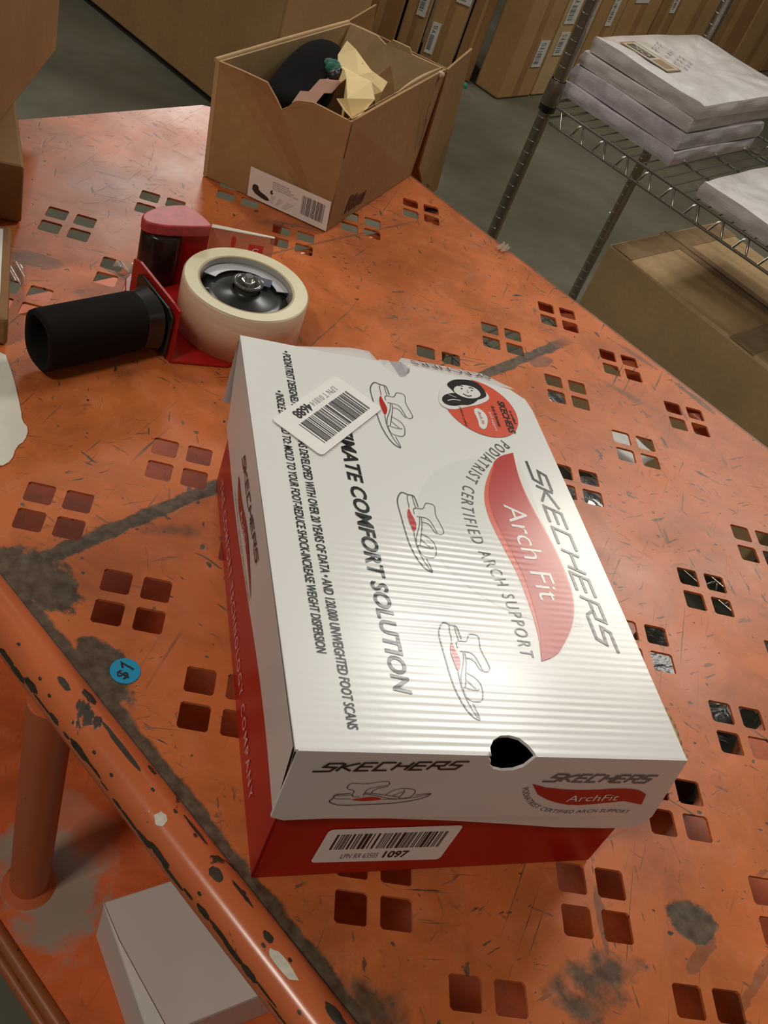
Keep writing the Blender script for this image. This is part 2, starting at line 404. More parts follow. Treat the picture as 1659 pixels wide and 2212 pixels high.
railpatch(-.098, -20, .010, 5, DARKB, 8); railpatch(-.245, -25, .007, 12, DARKB, 9); railpatch(-.020, -15, .010, 12, DARKB, 10)
railpatch(-.072, -5, .004, 9, DARKB, 11); railpatch(-.26, 5, .006, 9, DARKB, 12); railpatch(-.186, -40, .004, 8, DARKB, 14)
for i in range(26): railpatch(-.30 + .013 * i, 68 + rr.random() * 12, .008 * (.4 + rr.random()), 3 + 9 * rr.random(), DARKB, 20 + i)
for i in range(16): railpatch(-.30 + .02 * i + rr.random() * .01, -30 + rr.random() * 80, .0016, 4, DARKB, 60 + i, 8)
mb.build('worn_patch', rail)
mb = MB(); mb.tube([(-.9, .955, -.016), (U1, .955, -.016)], .012, RAIL, 14); mb.build('rear_rail', cart)
mb = MB(); mb.tube([(U0 + .03, .24, -.016), (U0 + .03, .80, -.016)], .012, RAIL, 14); mb.build('side_rail', cart)
mb = MB(); mb.tube([(-.356, .22, -.012), (-.356, .95, -.012)], .008, RAIL, 12); mb.build('cross_tube', cart)
mb = MB(); mb.tube([(-.600, .22, -.012), (-.600, .95, -.012)], .006, RAIL, 12); mb.build('cross_tube', cart)
ZL = -.285
mb = MB()
pts = [(-.957, .170), (.62, .170), (.62, .97), (-.957, .97)]
mb.hexa(pts, ZL - .003, ZL, OR_LOW); mb.build('lower_shelf', cart)
EDG = chips('orange_edge_paint', (.36, .10, .028), .4, .60)
mb = MB(); mb.tube([(-.957, .1665, ZL - .002), (.62, .1665, ZL - .002)], .0060, EDG, 14); mb.build('lower_rail', cart)
mb = MB(); mb.tube([(-.957, .1590, ZL - .010), (.62, .1590, ZL - .010)], .0050, EDG, 14); mb.build('lower_rail', cart)
for (x, y) in ((-.267, .203), (.60, .203), (-.86, .93), (.60, .93)):
    mb = MB(); mb.tube([(x, y, ZL), (x, y, -.012)], .0150, LEGM, 20); mb.lathe([(.015, .006), (.019, .002), (.021, 0)], LEGM, 20, (x, y, ZL)); mb.build('leg', cart)
    x = -.86 if x == -.267 else x; y = .26 if y < .3 else y
    mb = MB(); mb.tube([(x, y, ZL - .003), (x, y, FLOOR + .10)], .0150, LEGM, 14)
    lg = mb.build('lower_leg', cart)
    mb = MB(); RUB = simple('caster_rubber', (.03, .03, .03), .6)
    mb.tube([(x - .015, y, FLOOR + .05), (x + .015, y, FLOOR + .05)], .05, RUB, 20); mb.build('caster', lg)

# blue price dot
BLUE = simple('blue_sticker', (.0, .32, .58), .55)
pd = MB(); pd.lathe([(0, .0003), (.0093, .0003), (.0095, .0)], BLUE, 40, smooth=False)
fn = lambda x, y: (x, y, .0005)
def rotfn(ang, cx=0, cy=0, z=.0005):
    a = R(ang); return lambda x, y: (cx + x * math.cos(a) - y * math.sin(a), cy + x * math.sin(a) + y * math.cos(a), z)
put_text(pd, '$', rotfn(72), -.0060, -.0032, .0054, .0072, BLACK, bold=.012)
stroke(pd, [(.0010, .0024), (.0040, .0048), (.0034, -.0040)], .0014, rotfn(72), BLACK)
tag(pd.build('price_sticker', None, loc=(-.010, .352, .0003)), 'round blue price sticker marked $1 on the orange shelf left of the shoe box', 'sticker')

# ------------------------------------------------------------------ white and red shoe box
YAW = R(11.305); BW, BL = .2188, .311
sbx = empty('shoe_box', (.0821, .2316, 0), YAW)
tag(sbx, 'closed shoe box with glossy white lid over red base, lying on the orange cart', 'shoe box')
def lidmat(name, color, rough=.215, ribs=True):
    m, t, b = newmat(name); setp(b, color, rough); b.inputs['Coat Weight'].default_value = .10; b.inputs['Specular IOR Level'].default_value = .42; b.inputs['Coat Roughness'].default_value = .14
    v = mapping(t)
    sep = t.nodes.new('ShaderNodeSeparateXYZ'); t.links.new(v, sep.inputs[0])
    wn = noise(t, mapping(t, (3, 22, 1)), 1.0, 3)
    ph = math_(t, 'ADD', math_(t, 'MULTIPLY', sep.outputs[1], 2 * math.pi / .0046), math_(t, 'MULTIPLY', wn, 5.0))
    s = math_(t, 'SINE', ph)
    gate = math_(t, 'MULTIPLY', ramp(t, sep.outputs[1], .165, .125, .03, 1.0), ramp(t, noise(t, mapping(t, (7, 30, 1), (0, 0, 0), (3, 1, 0)), 1.0, 3), .30, .62, .25, 1.15))
    gate = math_(t, 'MULTIPLY', gate, math_(t, 'MULTIPLY', ramp(t, sep.outputs[0], .19, .12, .35, 1.0), ramp(t, sep.outputs[0], .02, .08, .15, 1.0)))
    h = math_(t, 'MULTIPLY', s, gate)
    h = math_(t, 'ADD', h, math_(t, 'MULTIPLY', noise(t, v, 16, 3), 1.2))
    h = math_(t, 'ADD', h, math_(t, 'MULTIPLY', noise(t, v, 300, 2), .35))
    if ribs: bump(t, b, h, .50, .00011)
    else: bump(t, b, noise(t, v, 40, 4), .2, .0006)
    return m
LIDW = lidmat('lid_white', (.82, .815, .79)); LIDK = lidmat('lid_black_print', (.015, .014, .014))
LIDR = lidmat('lid_red_print', (.50, .022, .016)); LIDO = lidmat('lid_orange_red_print', (.72, .10, .05)); LIDL = lidmat('lid_line_print', (.10, .10, .10))
LIDP = lidmat('lid_pale_print', (.76, .765, .735)); LIDT = lidmat('lid_white_print', (.80, .78, .76))
SKW = lidmat('lid_side_white', (.74, .70, .68), .4, False)
REDB = simple('box_red', (.42, .008, .006), .35, bmp=.1, bscale=60)
REDP = simple('box_red_print', (.80, .42, .38), .45)
INSD = simple('box_inside', (.03, .028, .026), .9)
def lz(s, t_): return .1374 - .0607 * (s + .007) + .002 * t_
# base
mb = MB(); H = .104; tk = .002
for a, b_ in (((.001, .001), (BW - .001, .001)), ((BW - .001, .001), (BW - .001, BL - .001)), ((BW - .001, BL - .001), (.001, BL - .001)), ((.001, BL - .001), (.001, .001))):
    d = (Vector(b_) - Vector(a)).normalized(); n_ = Vector((-d.y, d.x)) * tk
    iny = lambda p: (p[0], max(p[1], .0062) if p[1] < .01 else p[1])
    q4 = [a, b_, (b_[0] + n_.x, b_[1] + n_.y), (a[0] + n_.x, a[1] + n_.y)]
    t4 = [(x, y + .0065 * (1 - min(1, y / .05))) for x, y in q4]
    mb.hexa(q4, .0005, H, REDB, top=t4)
mb.box((.002, .002, .0005), (BW - .002, BL - .002, .0025), REDB)
mb.box((.004, .004, .0026), (BW - .004, BL - .004, .01), INSD)
base = mb.build('box_base', sbx, bevel=.0008)
# lid
mb = MB()
X0, X1, Y0, Y1 = -.007, .2172, .0028, .3128
heart = [(.0950, Y0), (.0955, .0065), (.0985, .0108), (.1035, .0136), (.1090, .0140), (.1145, .0125), (.1185, .0085), (.1207, .0045), (.1211, Y0)]
notch_out = [(.1185, .3160), (.1165, .3085), (.1115, .3020), (.1080, .3002), (.1040, .3020), (.0985, .3062), (.0955, .3100), (.0945, .3155)]
top = [(X0, Y0)] + heart + [(X1, Y0), (X1 - .0005, .1), (X1 - .002, .2), (X1 - .004, .290), (.2105, .3020), (.2000, .3110), (.1790, .3138), (.1510, .3142)] + notch_out + [(.09, .3140), (.05, .3128), (X0 - .001, Y1)]
vs, fs = fill2d([top])
mb.add([(x, y, lz(x, y)) for x, y in vs], fs, LIDW)
n = len(top)
mb.add([(x, y, lz(x, y) - .0022) for x, y in vs], [f[::-1] for f in fs], CARD_L)
mb.add([(x, y, lz(x, y)) for x, y in top] + [(x, y, lz(x, y) - .0022) for x, y in top], [(i, (i + 1) % n, n + (i + 1) % n, n + i) for i in range(n)], LIDW)
# left skirt
def lskirt(a, b_):       # a along y, b down
    y = Y0 + .0016 + (Y1 - Y0 - .0016) * a
    zb = .0655 - .012 * ((a - .42) / .58) ** 2 if a > .42 else .0655 + .003 * (1 - a / .42)
    zt = lz(X0, y); return (X0 - .0010 + .0062 * b_ ** 1.0 + .0016 * math.sin(a * 7) * b_, y, zt + (zb - zt) * b_)
lf = lambda a, b_, o=0: (lskirt(a, b_)[0] + o, *lskirt(a, b_)[1:])
mb.grid(lambda a, b_: lf(a, b_), 30, 6, SKW); mb.grid(lambda a, b_: lf(a, b_, .0015), 30, 6, CARD_L)
mb.grid(lambda a, b_: (lf(a, 1)[0] + .0015 * b_, *lf(a, 1)[1:]), 30, 1, SKW, False)
# front skirt with heart cut
def ft(x, z): return .0020 - (lz(x, 0) - z) * .045 - .010 * max(0, (x - .12) / .1) * max(0, (lz(x, 0) - z)) 
hf = [(.1211, lz(.1211, 0)), (.1204, .1280), (.1178, .1205), (.1130, .1172), (.1070, .1168), (.1010, .1188), (.0975, .1225), (.0968, .1262), (.0940, .1290), (.0936, .1325), (.0950, lz(.095, 0))]
low = [(-.0054, .0775), (.0020, .0738), (.0232, .0742), (.060, .0718), (.0987, .0668), (.135, .0608), (.1675, .0552), (.200, .0522), (.216, .0515), (.2222, .0530), (.2262, .0575), (.2278, .064)]
fr = [(X0 + .0012, lz(X0, 0))] + low + [(.2175, lz(X1, 0))] + hf
vs, fs = fill2d([fr])
mb.add([(x, ft(x, z), z) for x, z in vs], fs, SKW); mb.add([(x, ft(x, z) + .0016, z) for x, z in vs], fs, CARD_L)
n = len(fr); mb.add([(x, ft(x, z), z) for x, z in fr] + [(x, ft(x, z) + .0016, z) for x, z in fr], [(i, (i + 1) % n, n + (i + 1) % n, n + i) for i in range(n)], SKW)
# right skirt, with torn corrugated edge peeking out near the front
mb.grid(lambda a, b_: (X1 - .0015 + .010 * b_ * (1 - a) - .004 * a, Y0 + .002 + (Y1 - .012) * a, lz(X1, 0) * (1 - b_) + .066 * b_), 20, 4, SKW)
# far skirt leaning outwards
def fsk(a, b_):
    x = X0 + (X1 - .012 - X0) * a; yc = .3130
    lean = .005 + .021 * min(1, max(0, (x + .0) / .08)) * (1 if x < .19 else 1 - (x - .19) / .04)
    return (x, yc + lean * min(1, b_ * 3) + .002 * b_, lz(x, .31) - .0005 - (.010 * min(1, b_ * 3)) - .055 * max(0, b_ - .33) / .67)
mb.grid(lambda a, b_: fsk(a, b_) if not (.0945 < fsk(a, 0)[0] < .1185 and b_ < .5) else (fsk(a, b_)[0], fsk(a, .5)[1] - .001, fsk(a, .5)[2]), 40, 6, SKW)
mb.poly([(X1 - .004, .290, lz(X1, .29)), (.2105, .3020, lz(.21, .30)), (.200, .311, lz(.2, .31)), (.205, .322, .112), (.2165, .305, .100), (.2175, .290, .11)], SKW)
lid = mb.build('lid', sbx)
# torn liner edge at the right front
mb = MB(); q = random.Random(3)
def torn(a, b_): 
    y = .004 + .047 * a; return (X1 + .0005 + .0052 * b_ * (.25 + .75 * math.sin(math.pi * min(1, a * 1.15))) + .0004 * math.sin(a * 55), y, lz(X1, 0) - .001 - .0035 * b_)
mb.grid(torn, 40, 2, CARD_L); mb.build('torn_edge', lid, solid=.0008)
# inner flap seen in the far finger notch
LIL = simple('lid_inner_lilac', (.42, .38, .42), .5)
mb = MB(); z0 = .128
mb.poly([(.094, .317, z0 + .0035), (.0955, .309, z0), (.1045, .301, z0 - .0005), (.110, .300, z0), (.106, .312, z0 + .001), (.102, .318, z0 + .003)], LIDT)
mb.poly([(.102, .318, z0 + .0022), (.107, .309, z0 - .001), (.110, .300, z0 - .001), (.117, .306, z0 - .001), (.119, .3155, z0), (.112, .320, z0 + .002)], LIL)
mb.build('folded_flap', lid)
# prints on top; text frame: x = BL - t (far to near), y = s
def TP(x, y, o=.00035): return (y, BL - x, lz(y, BL - x) + o)
fT = lambda x, y: TP(x, y)
mb = MB(); logo(mb, fT, BL - .2262, .1885, .1500, .0118, LIDK, .17, .5); mb.build('brand_lettering', lid)
mb = MB()
sw = [(.0735, .1800), (.0800, .1665), (.0925, .1570), (.1160, .1445), (.1375, .1406), (.1640, .1444), (.1860, .1485), (.2070, .1490), (.2300, .1485), (.2495, .1440), (.2385, .1620), (.2210, .1758), (.2000, .1840), (.1740, .1850), (.1470, .1822), (.1230, .1779), (.0980, .1768)]
swp = smooth2([sw[0]] * 3 + sw[1:9] + [sw[9]] * 3 + [(.2460, .1530)] + sw[10:], 2)
fillpoly(mb, swp, lambda x, y: TP(x, y, .0003), LIDO)
sw2 = [(x, y + (.0044 if y < .160 else -.0016) * max(0, math.sin(math.pi * min(1, max(0, (x - .072) / .177))))) for x, y in swp]
fillpoly(mb, sw2, lambda x, y: TP(x, y, .00045), LIDR)
put_text(mb, 'Arch Fit', lambda x, y: TP(x, y - (x - .13) * -.03, .0006), .1270, .1560, .078, .0160, LIDT, bold=-.004)
mb.build('swoosh_print', lid)
# curved slogan
mb = MB()
path = smooth2([(BL - .2457, .1770), (BL - .2308, .1600), (BL - .2065, .1395), (BL - .1835, .1290), (BL - .1594, .1265), (BL - .1400, .1295), (BL - .1200, .1350), (BL - .1000, .1375), (BL - .0800, .1375), (BL - .0640, .1360)], 2, False)
cum = [0]
for a, b_ in zip(path, path[1:]): cum.append(cum[-1] + math.hypot(b_[0] - a[0], b_[1] - a[1]))
def onpath(l, off):
    l = max(0, min(cum[-1] - 1e-6, l)); i = max(k for k in range(len(cum) - 1) if cum[k] <= l); f = (l - cum[i]) / (cum[i + 1] - cum[i])
    a, b_ = path[i], path[i + 1]; d = Vector((b_[0] - a[0], b_[1] - a[1])).normalized()
    return (a[0] + (b_[0] - a[0]) * f - d.y * off, a[1] + (b_[1] - a[1]) * f + d.x * off)
put_text(mb, 'PODIATRIST CERTIFIED ARCH SUPPORT', lambda x, y: TP(*onpath(x, y)), 0, -.0045, cum[-1], .0088, LIDL, bold=.002, spacing=1.35)
mb.build('curved_slogan', lid)
mb = MB(); put_text(mb, 'ULTIMATE COMFORT SOLUTION', fT, BL - .2530, .0492, .2530 - .0355, .0098, LIDK, shear=.18, bold=.028, spacing=1.02); mb.build('headline_lettering', lid)
mb = MB()
put_text(mb, '\u2022 PODIATRIST DESIGNED SHAPE THAT WAS DEVELOPED WITH OVER 20 YEARS OF DATA \u2022 AND 120,000 UNWEIGHTED FOOT SCANS', fT, BL - .3045, .0204, .2905, .0056, LIDK, shear=.16, bold=.016, spacing=1.0)
put_text(mb, '\u2022 INSOLE DESIGNED TO: MOLD TO YOUR FOOT-REDUCE SHOCK-INCREASE WEIGHT DISPERSION', fT, BL - .2606, .0108, .2036, .0054, LIDK, shear=.16, bold=.016, spacing=1.0)
mb.build('small_lettering', lid)
# pale ghost circle
mb = MB(); fillpoly(mb, [(BL - .158 + .078 * math.cos(a / 36 * 2 * math.pi) * .9, .1690 + .078 * math.sin(a / 36 * 2 * math.pi)) for a in range(36) if .169 + .078 * math.sin(a / 36 * 2 * math.pi) < .1865], lambda x, y: TP(x, y, .00012), LIDP)
mb.build('pale_disc_print', lid)
# sandal drawings: x 0..1 heel to toe, y up
SOLE = [(0, .05), (.015, .012), (.21, 0), (.59, .012), (.84, .05), (1, .10), (.98, .075), (.9, .085), (.73, .068), (.50, .060), (.27, .095), (.085, .115), (0, .05)]
SANDAL = [[(1.0, .179), (.972, .116), (.863, .057), (.694, .017), (.536, .008), (.343, .005), (.176, 0), (.092, .017), (0, .077), (.033, .135), (.032, .184), (.048, .209), (.179, .217)],
    [(.032, .184), (.114, .182), (.199, .188)], [(.041, .133), (.105, .119), (.175, .122), (.212, .114)],
    [(.315, .17), (.315, .227), (.323, .281), (.354, .307), (.429, .329), (.518, .348), (.51, .399), (.472, .428), (.358, .403), (.262, .381), (.189, .399), (.127, .401), (.114, .346), (.119, .304), (.209, .267), (.201, .208), (.208, .166), (.24, .151), (.284, .157)],
    [(.384, .211), (.385, .263), (.424, .298), (.471, .307), (.515, .337)], [(.321, .201), (.413, .182), (.516, .138), (.597, .104), (.679, .094)], [(.324, .217), (.408, .21), (.55, .166), (.678, .13)],
    [(.535, .173), (.572, .24), (.628, .282), (.702, .288), (.809, .259), (.826, .196), (.805, .116), (.747, .102), (.679, .094), (.702, .17), (.709, .239), (.692, .259)],
    [(.609, .152), (.668, .202), (.697, .226)], [(.527, .096), (.656, .087), (.775, .099), (.89, .127), (.992, .173)], [(.841, .154), (.92, .174), (.991, .182)]]
def sandal(mb, fn, x0, y0, L_, m, mr, th=.0005, hs=1.0, mw=None):
    g = lambda pts: [(x0 + x * L_, y0 + y * L_ * hs) for x, y in pts]
    st = lambda pts, closed=False, w_=1: stroke(mb, smooth2(g(pts), 2, closed), th * w_, fn, m, closed)
    for k_, ln_ in enumerate(SANDAL): st(ln_, w_=1.5 if k_ == 0 else 1)
    fillpoly(mb, smooth2(g([(.212, .111), (.261, .086), (.333, .072), (.42, .076), (.528, .092), (.499, .122), (.418, .148), (.351, .138), (.285, .121)]), 1), fn, mr)
mb = MB(); sandal(mb, fT, .1281, .0785, .0639, LIDL, LIDR); mb.build('sandal_drawing', lid)
mb = MB(); sandal(mb, fT, .0220, .0800, .0655, LIDL, LIDR); mb.build('sandal_drawing', lid)
mb = MB(); sandal(mb, fT, .2270, .0830, .0620, LIDL, LIDR); mb.build('sandal_drawing', lid)
# round red badge with printed portrait
mb = MB(); bc = (.0290, .1665)
def Bd(x, y, o=.0004): return TP(bc[0] + x * .0312, bc[1] + y * .0300, o)
circ = [(math.cos(a * math.pi / 24), math.sin(a * math.pi / 24)) for a in range(48)]
fillpoly(mb, circ, lambda x, y: Bd(x, y, .0004), LIDO)
A_f = lambda o: (lambda x, y: TP(x, y, o))
fillpoly(mb, smooth2([(.0345, .1324), (.0245, .1340), (.0129, .1390), (.0016, .1500), (-.0020, .1628), (-.0020, .1672), (.0083, .1757), (.0140, .1783), (.0197, .1757), (.0265, .1659), (.0308, .1565), (.0390, .1400)], 1), A_f(.00055), LIDT)
fillpoly(mb, smooth2([(.0102, .1433), (.0042, .1489), (.0012, .1543), (-.0012, .1655), (.0003, .1723), (.0060, .1752), (.0140, .1765), (.0185, .1712), (.0225, .1640), (.0250, .1560), (.0215, .1500), (.0150, .1470)], 2), A_f(.0007), LIDK)
fillpoly(mb, smooth2([(.0290, .1351), (.0233, .1382), (.0196, .1441), (.0180, .1497), (.0215, .1531), (.0225, .1585), (.0195, .1680), (.0255, .1627), (.0295, .1569), (.0303, .1512), (.0337, .1441), (.0333, .1371)], 2), A_f(.00072), LIDK)
fillpoly(mb, smooth2([(.0165, .1478), (.0114, .1498), (.0078, .1552), (.0062, .1612), (.0074, .1675), (.0108, .1708), (.0158, .1706), (.0195, .1660), (.0216, .1606), (.0216, .1551), (.0195, .1505)], 2), A_f(.00085), LIDT)
f5 = A_f(.001)
stroke(mb, [(.0092, .1532), (.0083, .1552), (.0090, .1575)], .0008, f5, LIDK); stroke(mb, [(.0092, .1622), (.0085, .1643), (.0096, .1662)], .0008, f5, LIDK)
fillpoly(mb, smooth2([(.0118, .1545), (.0108, .1557), (.0118, .1570), (.0126, .1557)], 1), f5, LIDK); fillpoly(mb, smooth2([(.0118, .1627), (.0110, .1640), (.0120, .1652), (.0127, .1640)], 1), f5, LIDK)
stroke(mb, [(.0120, .1600), (.0150, .1604), (.0156, .1592)], .0004, f5, LIDL)
stroke(mb, [(.0176, .1552), (.0194, .1585), (.0182, .1622)], .0010, f5, LIDK)
stroke(mb, smooth2([(.0290, .1400), (.0262, .1450), (.0262, .1510)], 2, False), .0008, A_f(.00095), LIDT); stroke(mb, smooth2([(.0215, .1425), (.0235, .1480)], 1, False), .0006, A_f(.00095), LIDT)
put_text(mb, 'SKECHERS', A_f(.0006), .0180, .1835, .0340, .0058, LIDK, bold=.03); put_text(mb, 'Arch Fit footwear', A_f(.0006), .0250, .1760, .0230, .0030, LIDK, bold=.02); put_text(mb, 'is certified', A_f(.0006), .0270, .1908, .0140, .0024, LIDK, bold=.02)
fillpoly(mb, smooth2([(.0300, .1640), (.0340, .1590), (.0440, .1605), (.0530, .1590), (.0540, .1640), (.0430, .1690), (.0350, .1690)], 2), A_f(.0006), LIDT)
put_text(mb, 'Arch Fit', A_f(.00075), .0350, .1625, .0130, .0026, LIDR)
put_text(mb, 'podiatrist certified', A_f(.0006), .0330, .1480, .0200, .0024, LIDK); put_text(mb, 'arch support', A_f(.0006), .0330, .1720, .0200, .0026, LIDT)
mb.build('round_badge', lid)
# sticker on top
mb = MB(); c0 = Vector((.0562, .2865)); d1 = Vector((.0070, .2323)) - c0; d2 = Vector((.0885, .2638)) - c0
LW = d1.length; LH = d2.length; d1n = d1.normalized(); d2n = Vector((-d1n.y, d1n.x))
def SF(o): return lambda x, y: ((lambda p: (p.x, p.y, lz(p.x, p.y) + o))(c0 + d1n * x + d2n * y))
rnd = []
for (cx, cy, a0) in ((LW + .003 - .003, .003, -90), (LW, LH - .003, 0), (.003, LH - .003, 90), (.003, .003, 180)): rnd += arc(cx, cy, .003, a0, a0 + 90, 4)
fillpoly(mb, rnd, SF(.0011), WHITE_L)
n = len(rnd); mb.add([SF(.0011)(*p) for p in rnd] + [SF(.0005)(*p) for p in rnd], [(i, (i + 1) % n, n + (i + 1) % n, n + i) for i in range(n)], WHITE_L)
barcode(mb, SF(.0013), .008, .0135, .058, .0205, BLACK, 36, 4)
put_text(mb, 'LPN T 01814', SF(.0013), .012, .0050, .029, .0050, FAINT)
put_text(mb, '4688', SF(.0013), .0425, .0042, .0175, .0070, BLACK, bold=.03)
o = mb.build('barcode_sticker', lid); o['label'] = 'white sticker with barcode'
# front skirt prints
def FP(x, z, o=.0004): return (x, ft(x, z) - o, z)
mb = MB(); logo(mb, lambda x, z: FP(x, z), .0075, .1200 - 0, .0740, .0068, BLACK, .2, .6)
mb.build('brand_lettering', lid)
mb = MB(); sandal(mb, lambda x, z: FP(x, z), .0205, .0875, .0540, BLACK, RED_INK, hs=.98, th=.0004); mb.build('sandal_drawing', lid)
mb = MB(); logo(mb, lambda x, z: FP(x, z - (x - .137) * .055), .1370, .1062, .0660, .0072, GREY_INK, .24, .6)
sw = [(.1300, .1040), (.1400, .1000), (.1560, .0970), (.1710, .0962), (.1880, .0975), (.2010, .0955), (.2090, .0900), (.2120, .0790), (.1976, .0835), (.1828, .0815), (.1662, .0800), (.1500, .0850), (.1380, .0930)]
fillpoly(mb, [sw[0]] + smooth2(sw[1:7], 1, False) + [sw[7]] + smooth2(sw[8:], 1, False), lambda x, z: FP(x, z, .0004), simple('swoosh_red', (.42, .015, .012), .4))
put_text(mb, 'ArchFit', lambda x, z: FP(x, z, .0006), .1590, .0848, .0330, .0068, LIDT)
arcp = smooth2([(.1285, .1010), (.1330, .0920), (.1420, .0820), (.1560, .0755), (.1700, .0745), (.1900, .0750), (.2080, .0725)], 2, False)
ac = [0]
for a, b_ in zip(arcp, arcp[1:]): ac.append(ac[-1] + math.hypot(b_[0] - a[0], b_[1] - a[1]))
def onarc(l, off):
    l = max(0, min(ac[-1] - 1e-6, l)); i = max(k for k in range(len(ac) - 1) if ac[k] <= l); f = (l - ac[i]) / (ac[i + 1] - ac[i]); a, b_ = arcp[i], arcp[i + 1]
    d = Vector((b_[0] - a[0], b_[1] - a[1])).normalized(); return (a[0] + (b_[0] - a[0]) * f - d.y * off, a[1] + (b_[1] - a[1]) * f + d.x * off)
put_text(mb, 'PODIATRIST CERTIFIED ARCH SUPPORT', lambda x, z: FP(*onarc(x, z)), 0, -.003, ac[-1], .0036, GREY_INK, spacing=1.1, bold=.01)
mb.build('swoosh_print', lid)
# left skirt prints: x = distance from far end, y = height
def LP(x, z, o=.0005):
    y = BL - x; a = (y - Y0) / (Y1 - Y0); a = min(1, max(0, a)); zb = lskirt(a, 1)[2]; zt = lz(X0, y); k = (zt - z) / (zt - zb); p = lskirt(a, min(1, max(0, k))); return (p[0] - o, y, z)
mb = MB(); logo(mb, lambda x, z: LP(x, z), .0830, .1030, .0870, .0088, BLACK, .2, .5)
fillpoly(mb, smooth2([(.0780, .0900), (.100, .0870), (.130, .0945), (.150, .0900), (.1790, .0740), (.160, .0800), (.135, .0840), (.105, .0760), (.090, .0790)], 2), lambda x, z: LP(x, z, .0006), simple('side_swoosh_red', (.36, .03, .02), .45))
put_text(mb, 'ArchFit', lambda x, z: LP(x, z, .0009), .110, .0820, .030, .0065, LIDT)
put_text(mb, 'PODIATRIST CERTIFIED ARCH SUPPORT', lambda x, z: LP(x, z, .0006), .080, .0690, .092, .0035, GREY_INK)
mb.build('side_print', lid)
# far skirt print, upside down from here
mb = MB(); put_text(mb, 'SKECHERS', lambda x, y: (x, fsk(min(1, max(0, (x - X0) / (X1 - .012 - X0))), (.30 - y * .02))[1] + .0003, fsk(min(1, max(0, (x - X0) / (X1 - .012 - X0))), (.30 - y * .02))[2] + .0012), .190, 2.6, -.066, 5.5, BLACK, bold=-.004)
mb.build('far_lettering', lid)
# base prints
mb = MB(); put_text(mb, 'THE COMFORT TECHNOLOGY COMPANY', lambda x, z: (.0004, BL - x, z), .0200, .0150, .2520, .0095, REDP, spacing=1.35, bold=.006); mb.build('side_lettering', base)
mb = MB()
quadp = [(.0311, .0160), (.0330, .0515), (.1120, .0512), (.1105, .0125)]
def BQ(u, v_, o=.0005):      # bilinear on the sticker
    a = (quadp[0][0] * (1 - u) + quadp[3][0] * u, quadp[0][1] * (1 - u) + quadp[3][1] * u); b_ = (quadp[1][0] * (1 - u) + quadp[2][0] * u, quadp[1][1] * (1 - u) + quadp[2][1] * u)
    zz = a[1] * (1 - v_) + b_[1] * v_; return (a[0] * (1 - v_) + b_[0] * v_, .001 + .0065 * zz / H - o, zz)
rnd = []
for (cx, cy, a0) in ((.96, .08, -90), (.96, .92, 0), (.04, .92, 90), (.04, .08, 180)): rnd += [(cx + .04 * math.cos(R(a0 + k * 22.5)), cy + .08 * math.sin(R(a0 + k * 22.5))) for k in range(5)]
fillpoly(mb, rnd, lambda x, y: BQ(x, y, .0005), WHITE_L)
barcode(mb, lambda x, y: BQ(x, y, .0007), .08, .40, .84, .45, BLACK, 32, 9, GREY_INK)
put_text(mb, 'LPN RR 63505', lambda x, y: BQ(x, y, .0007), .20, .12, .28, .15, GREY_INK); put_text(mb, '1097', lambda x, y: BQ(x, y, .0007), .52, .12, .19, .19, BLACK, bold=.03)
o = mb.build('barcode_sticker', base); o['label'] = 'white sticker with barcode'

# ------------------------------------------------------------------ open brown shoe box with contents
bbx = empty('open_carton', (0, 0, 0))
tag(bbx, 'open brown cardboard shoe carton with torn front, standing at the back of the orange cart', 'carton')
bl, bm, brr = Vector((-.057, 1.012, .001)), Vector((.086, .966, .001)), Vector((.188, 1.172, .001)); bf = bl + brr - bm
tl, tm, tr, tb = Vector((-.067, 1.028, .120)), Vector((.080, .968, .125)), Vector((.193, 1.212, .125)), Vector((.066, 1.262, .125))
mb = MB(); mb.slab([bl, bm, brr, bf], (0, 0, .002), CARD); mb.build('bottom', bbx)
# front wall with torn notch
u_ = (bm - bl); ux = u_.normalized(); nrm = Vector((ux.y, -ux.x, 0))
fpts = [bl, bm, tm, Vector((.045, .979, .1268)), Vector((.038, .981, .1270)), Vector((.024, .986, .1225)), Vector((.020, .987, .1200)), Vector((.014, .989, .1110)), Vector((.009, .991, .1060)), Vector((.002, .993, .114)), Vector((-.011, .997, .1260)), Vector((-.040, 1.016, .1225)), tl]
mb = MB(); mb.slab([p.copy() for p in fpts], -nrm * .003, CARD); mb.build('front_panel', bbx)
mb = MB(); mb.slab([bm, brr, tr, (tm + tr) / 2 + Vector((0, 0, .0005)), tm], (-.0027, .0013, 0), CARD); mb.build('side_panel', bbx)
mb = MB(); mb.slab([bl, bf, tb, tl], (.0045, -.002, 0), CARD_L); mb.tube([tl, tl * .5 + tb * .5 + Vector((0, 0, .0008)), tb], .0024, CARD_E, 8); mb.build('side_panel', bbx)
mb = MB()
bk = [bf, brr, tr, tr * .66 + tb * .34 + Vector((0, 0, -.001)), tr * .62 + tb * .38 + Vector((0, 0, .005)), tr * .45 + tb * .55 + Vector((0, 0, .0045)), tr * .40 + tb * .60 + Vector((0, 0, -.004)), tr * .3 + tb * .7 + Vector((0, 0, .001)), tb]
mb.slab(bk, (-.001, -.003, 0), CARD_L); mb.build('back_panel', bbx)
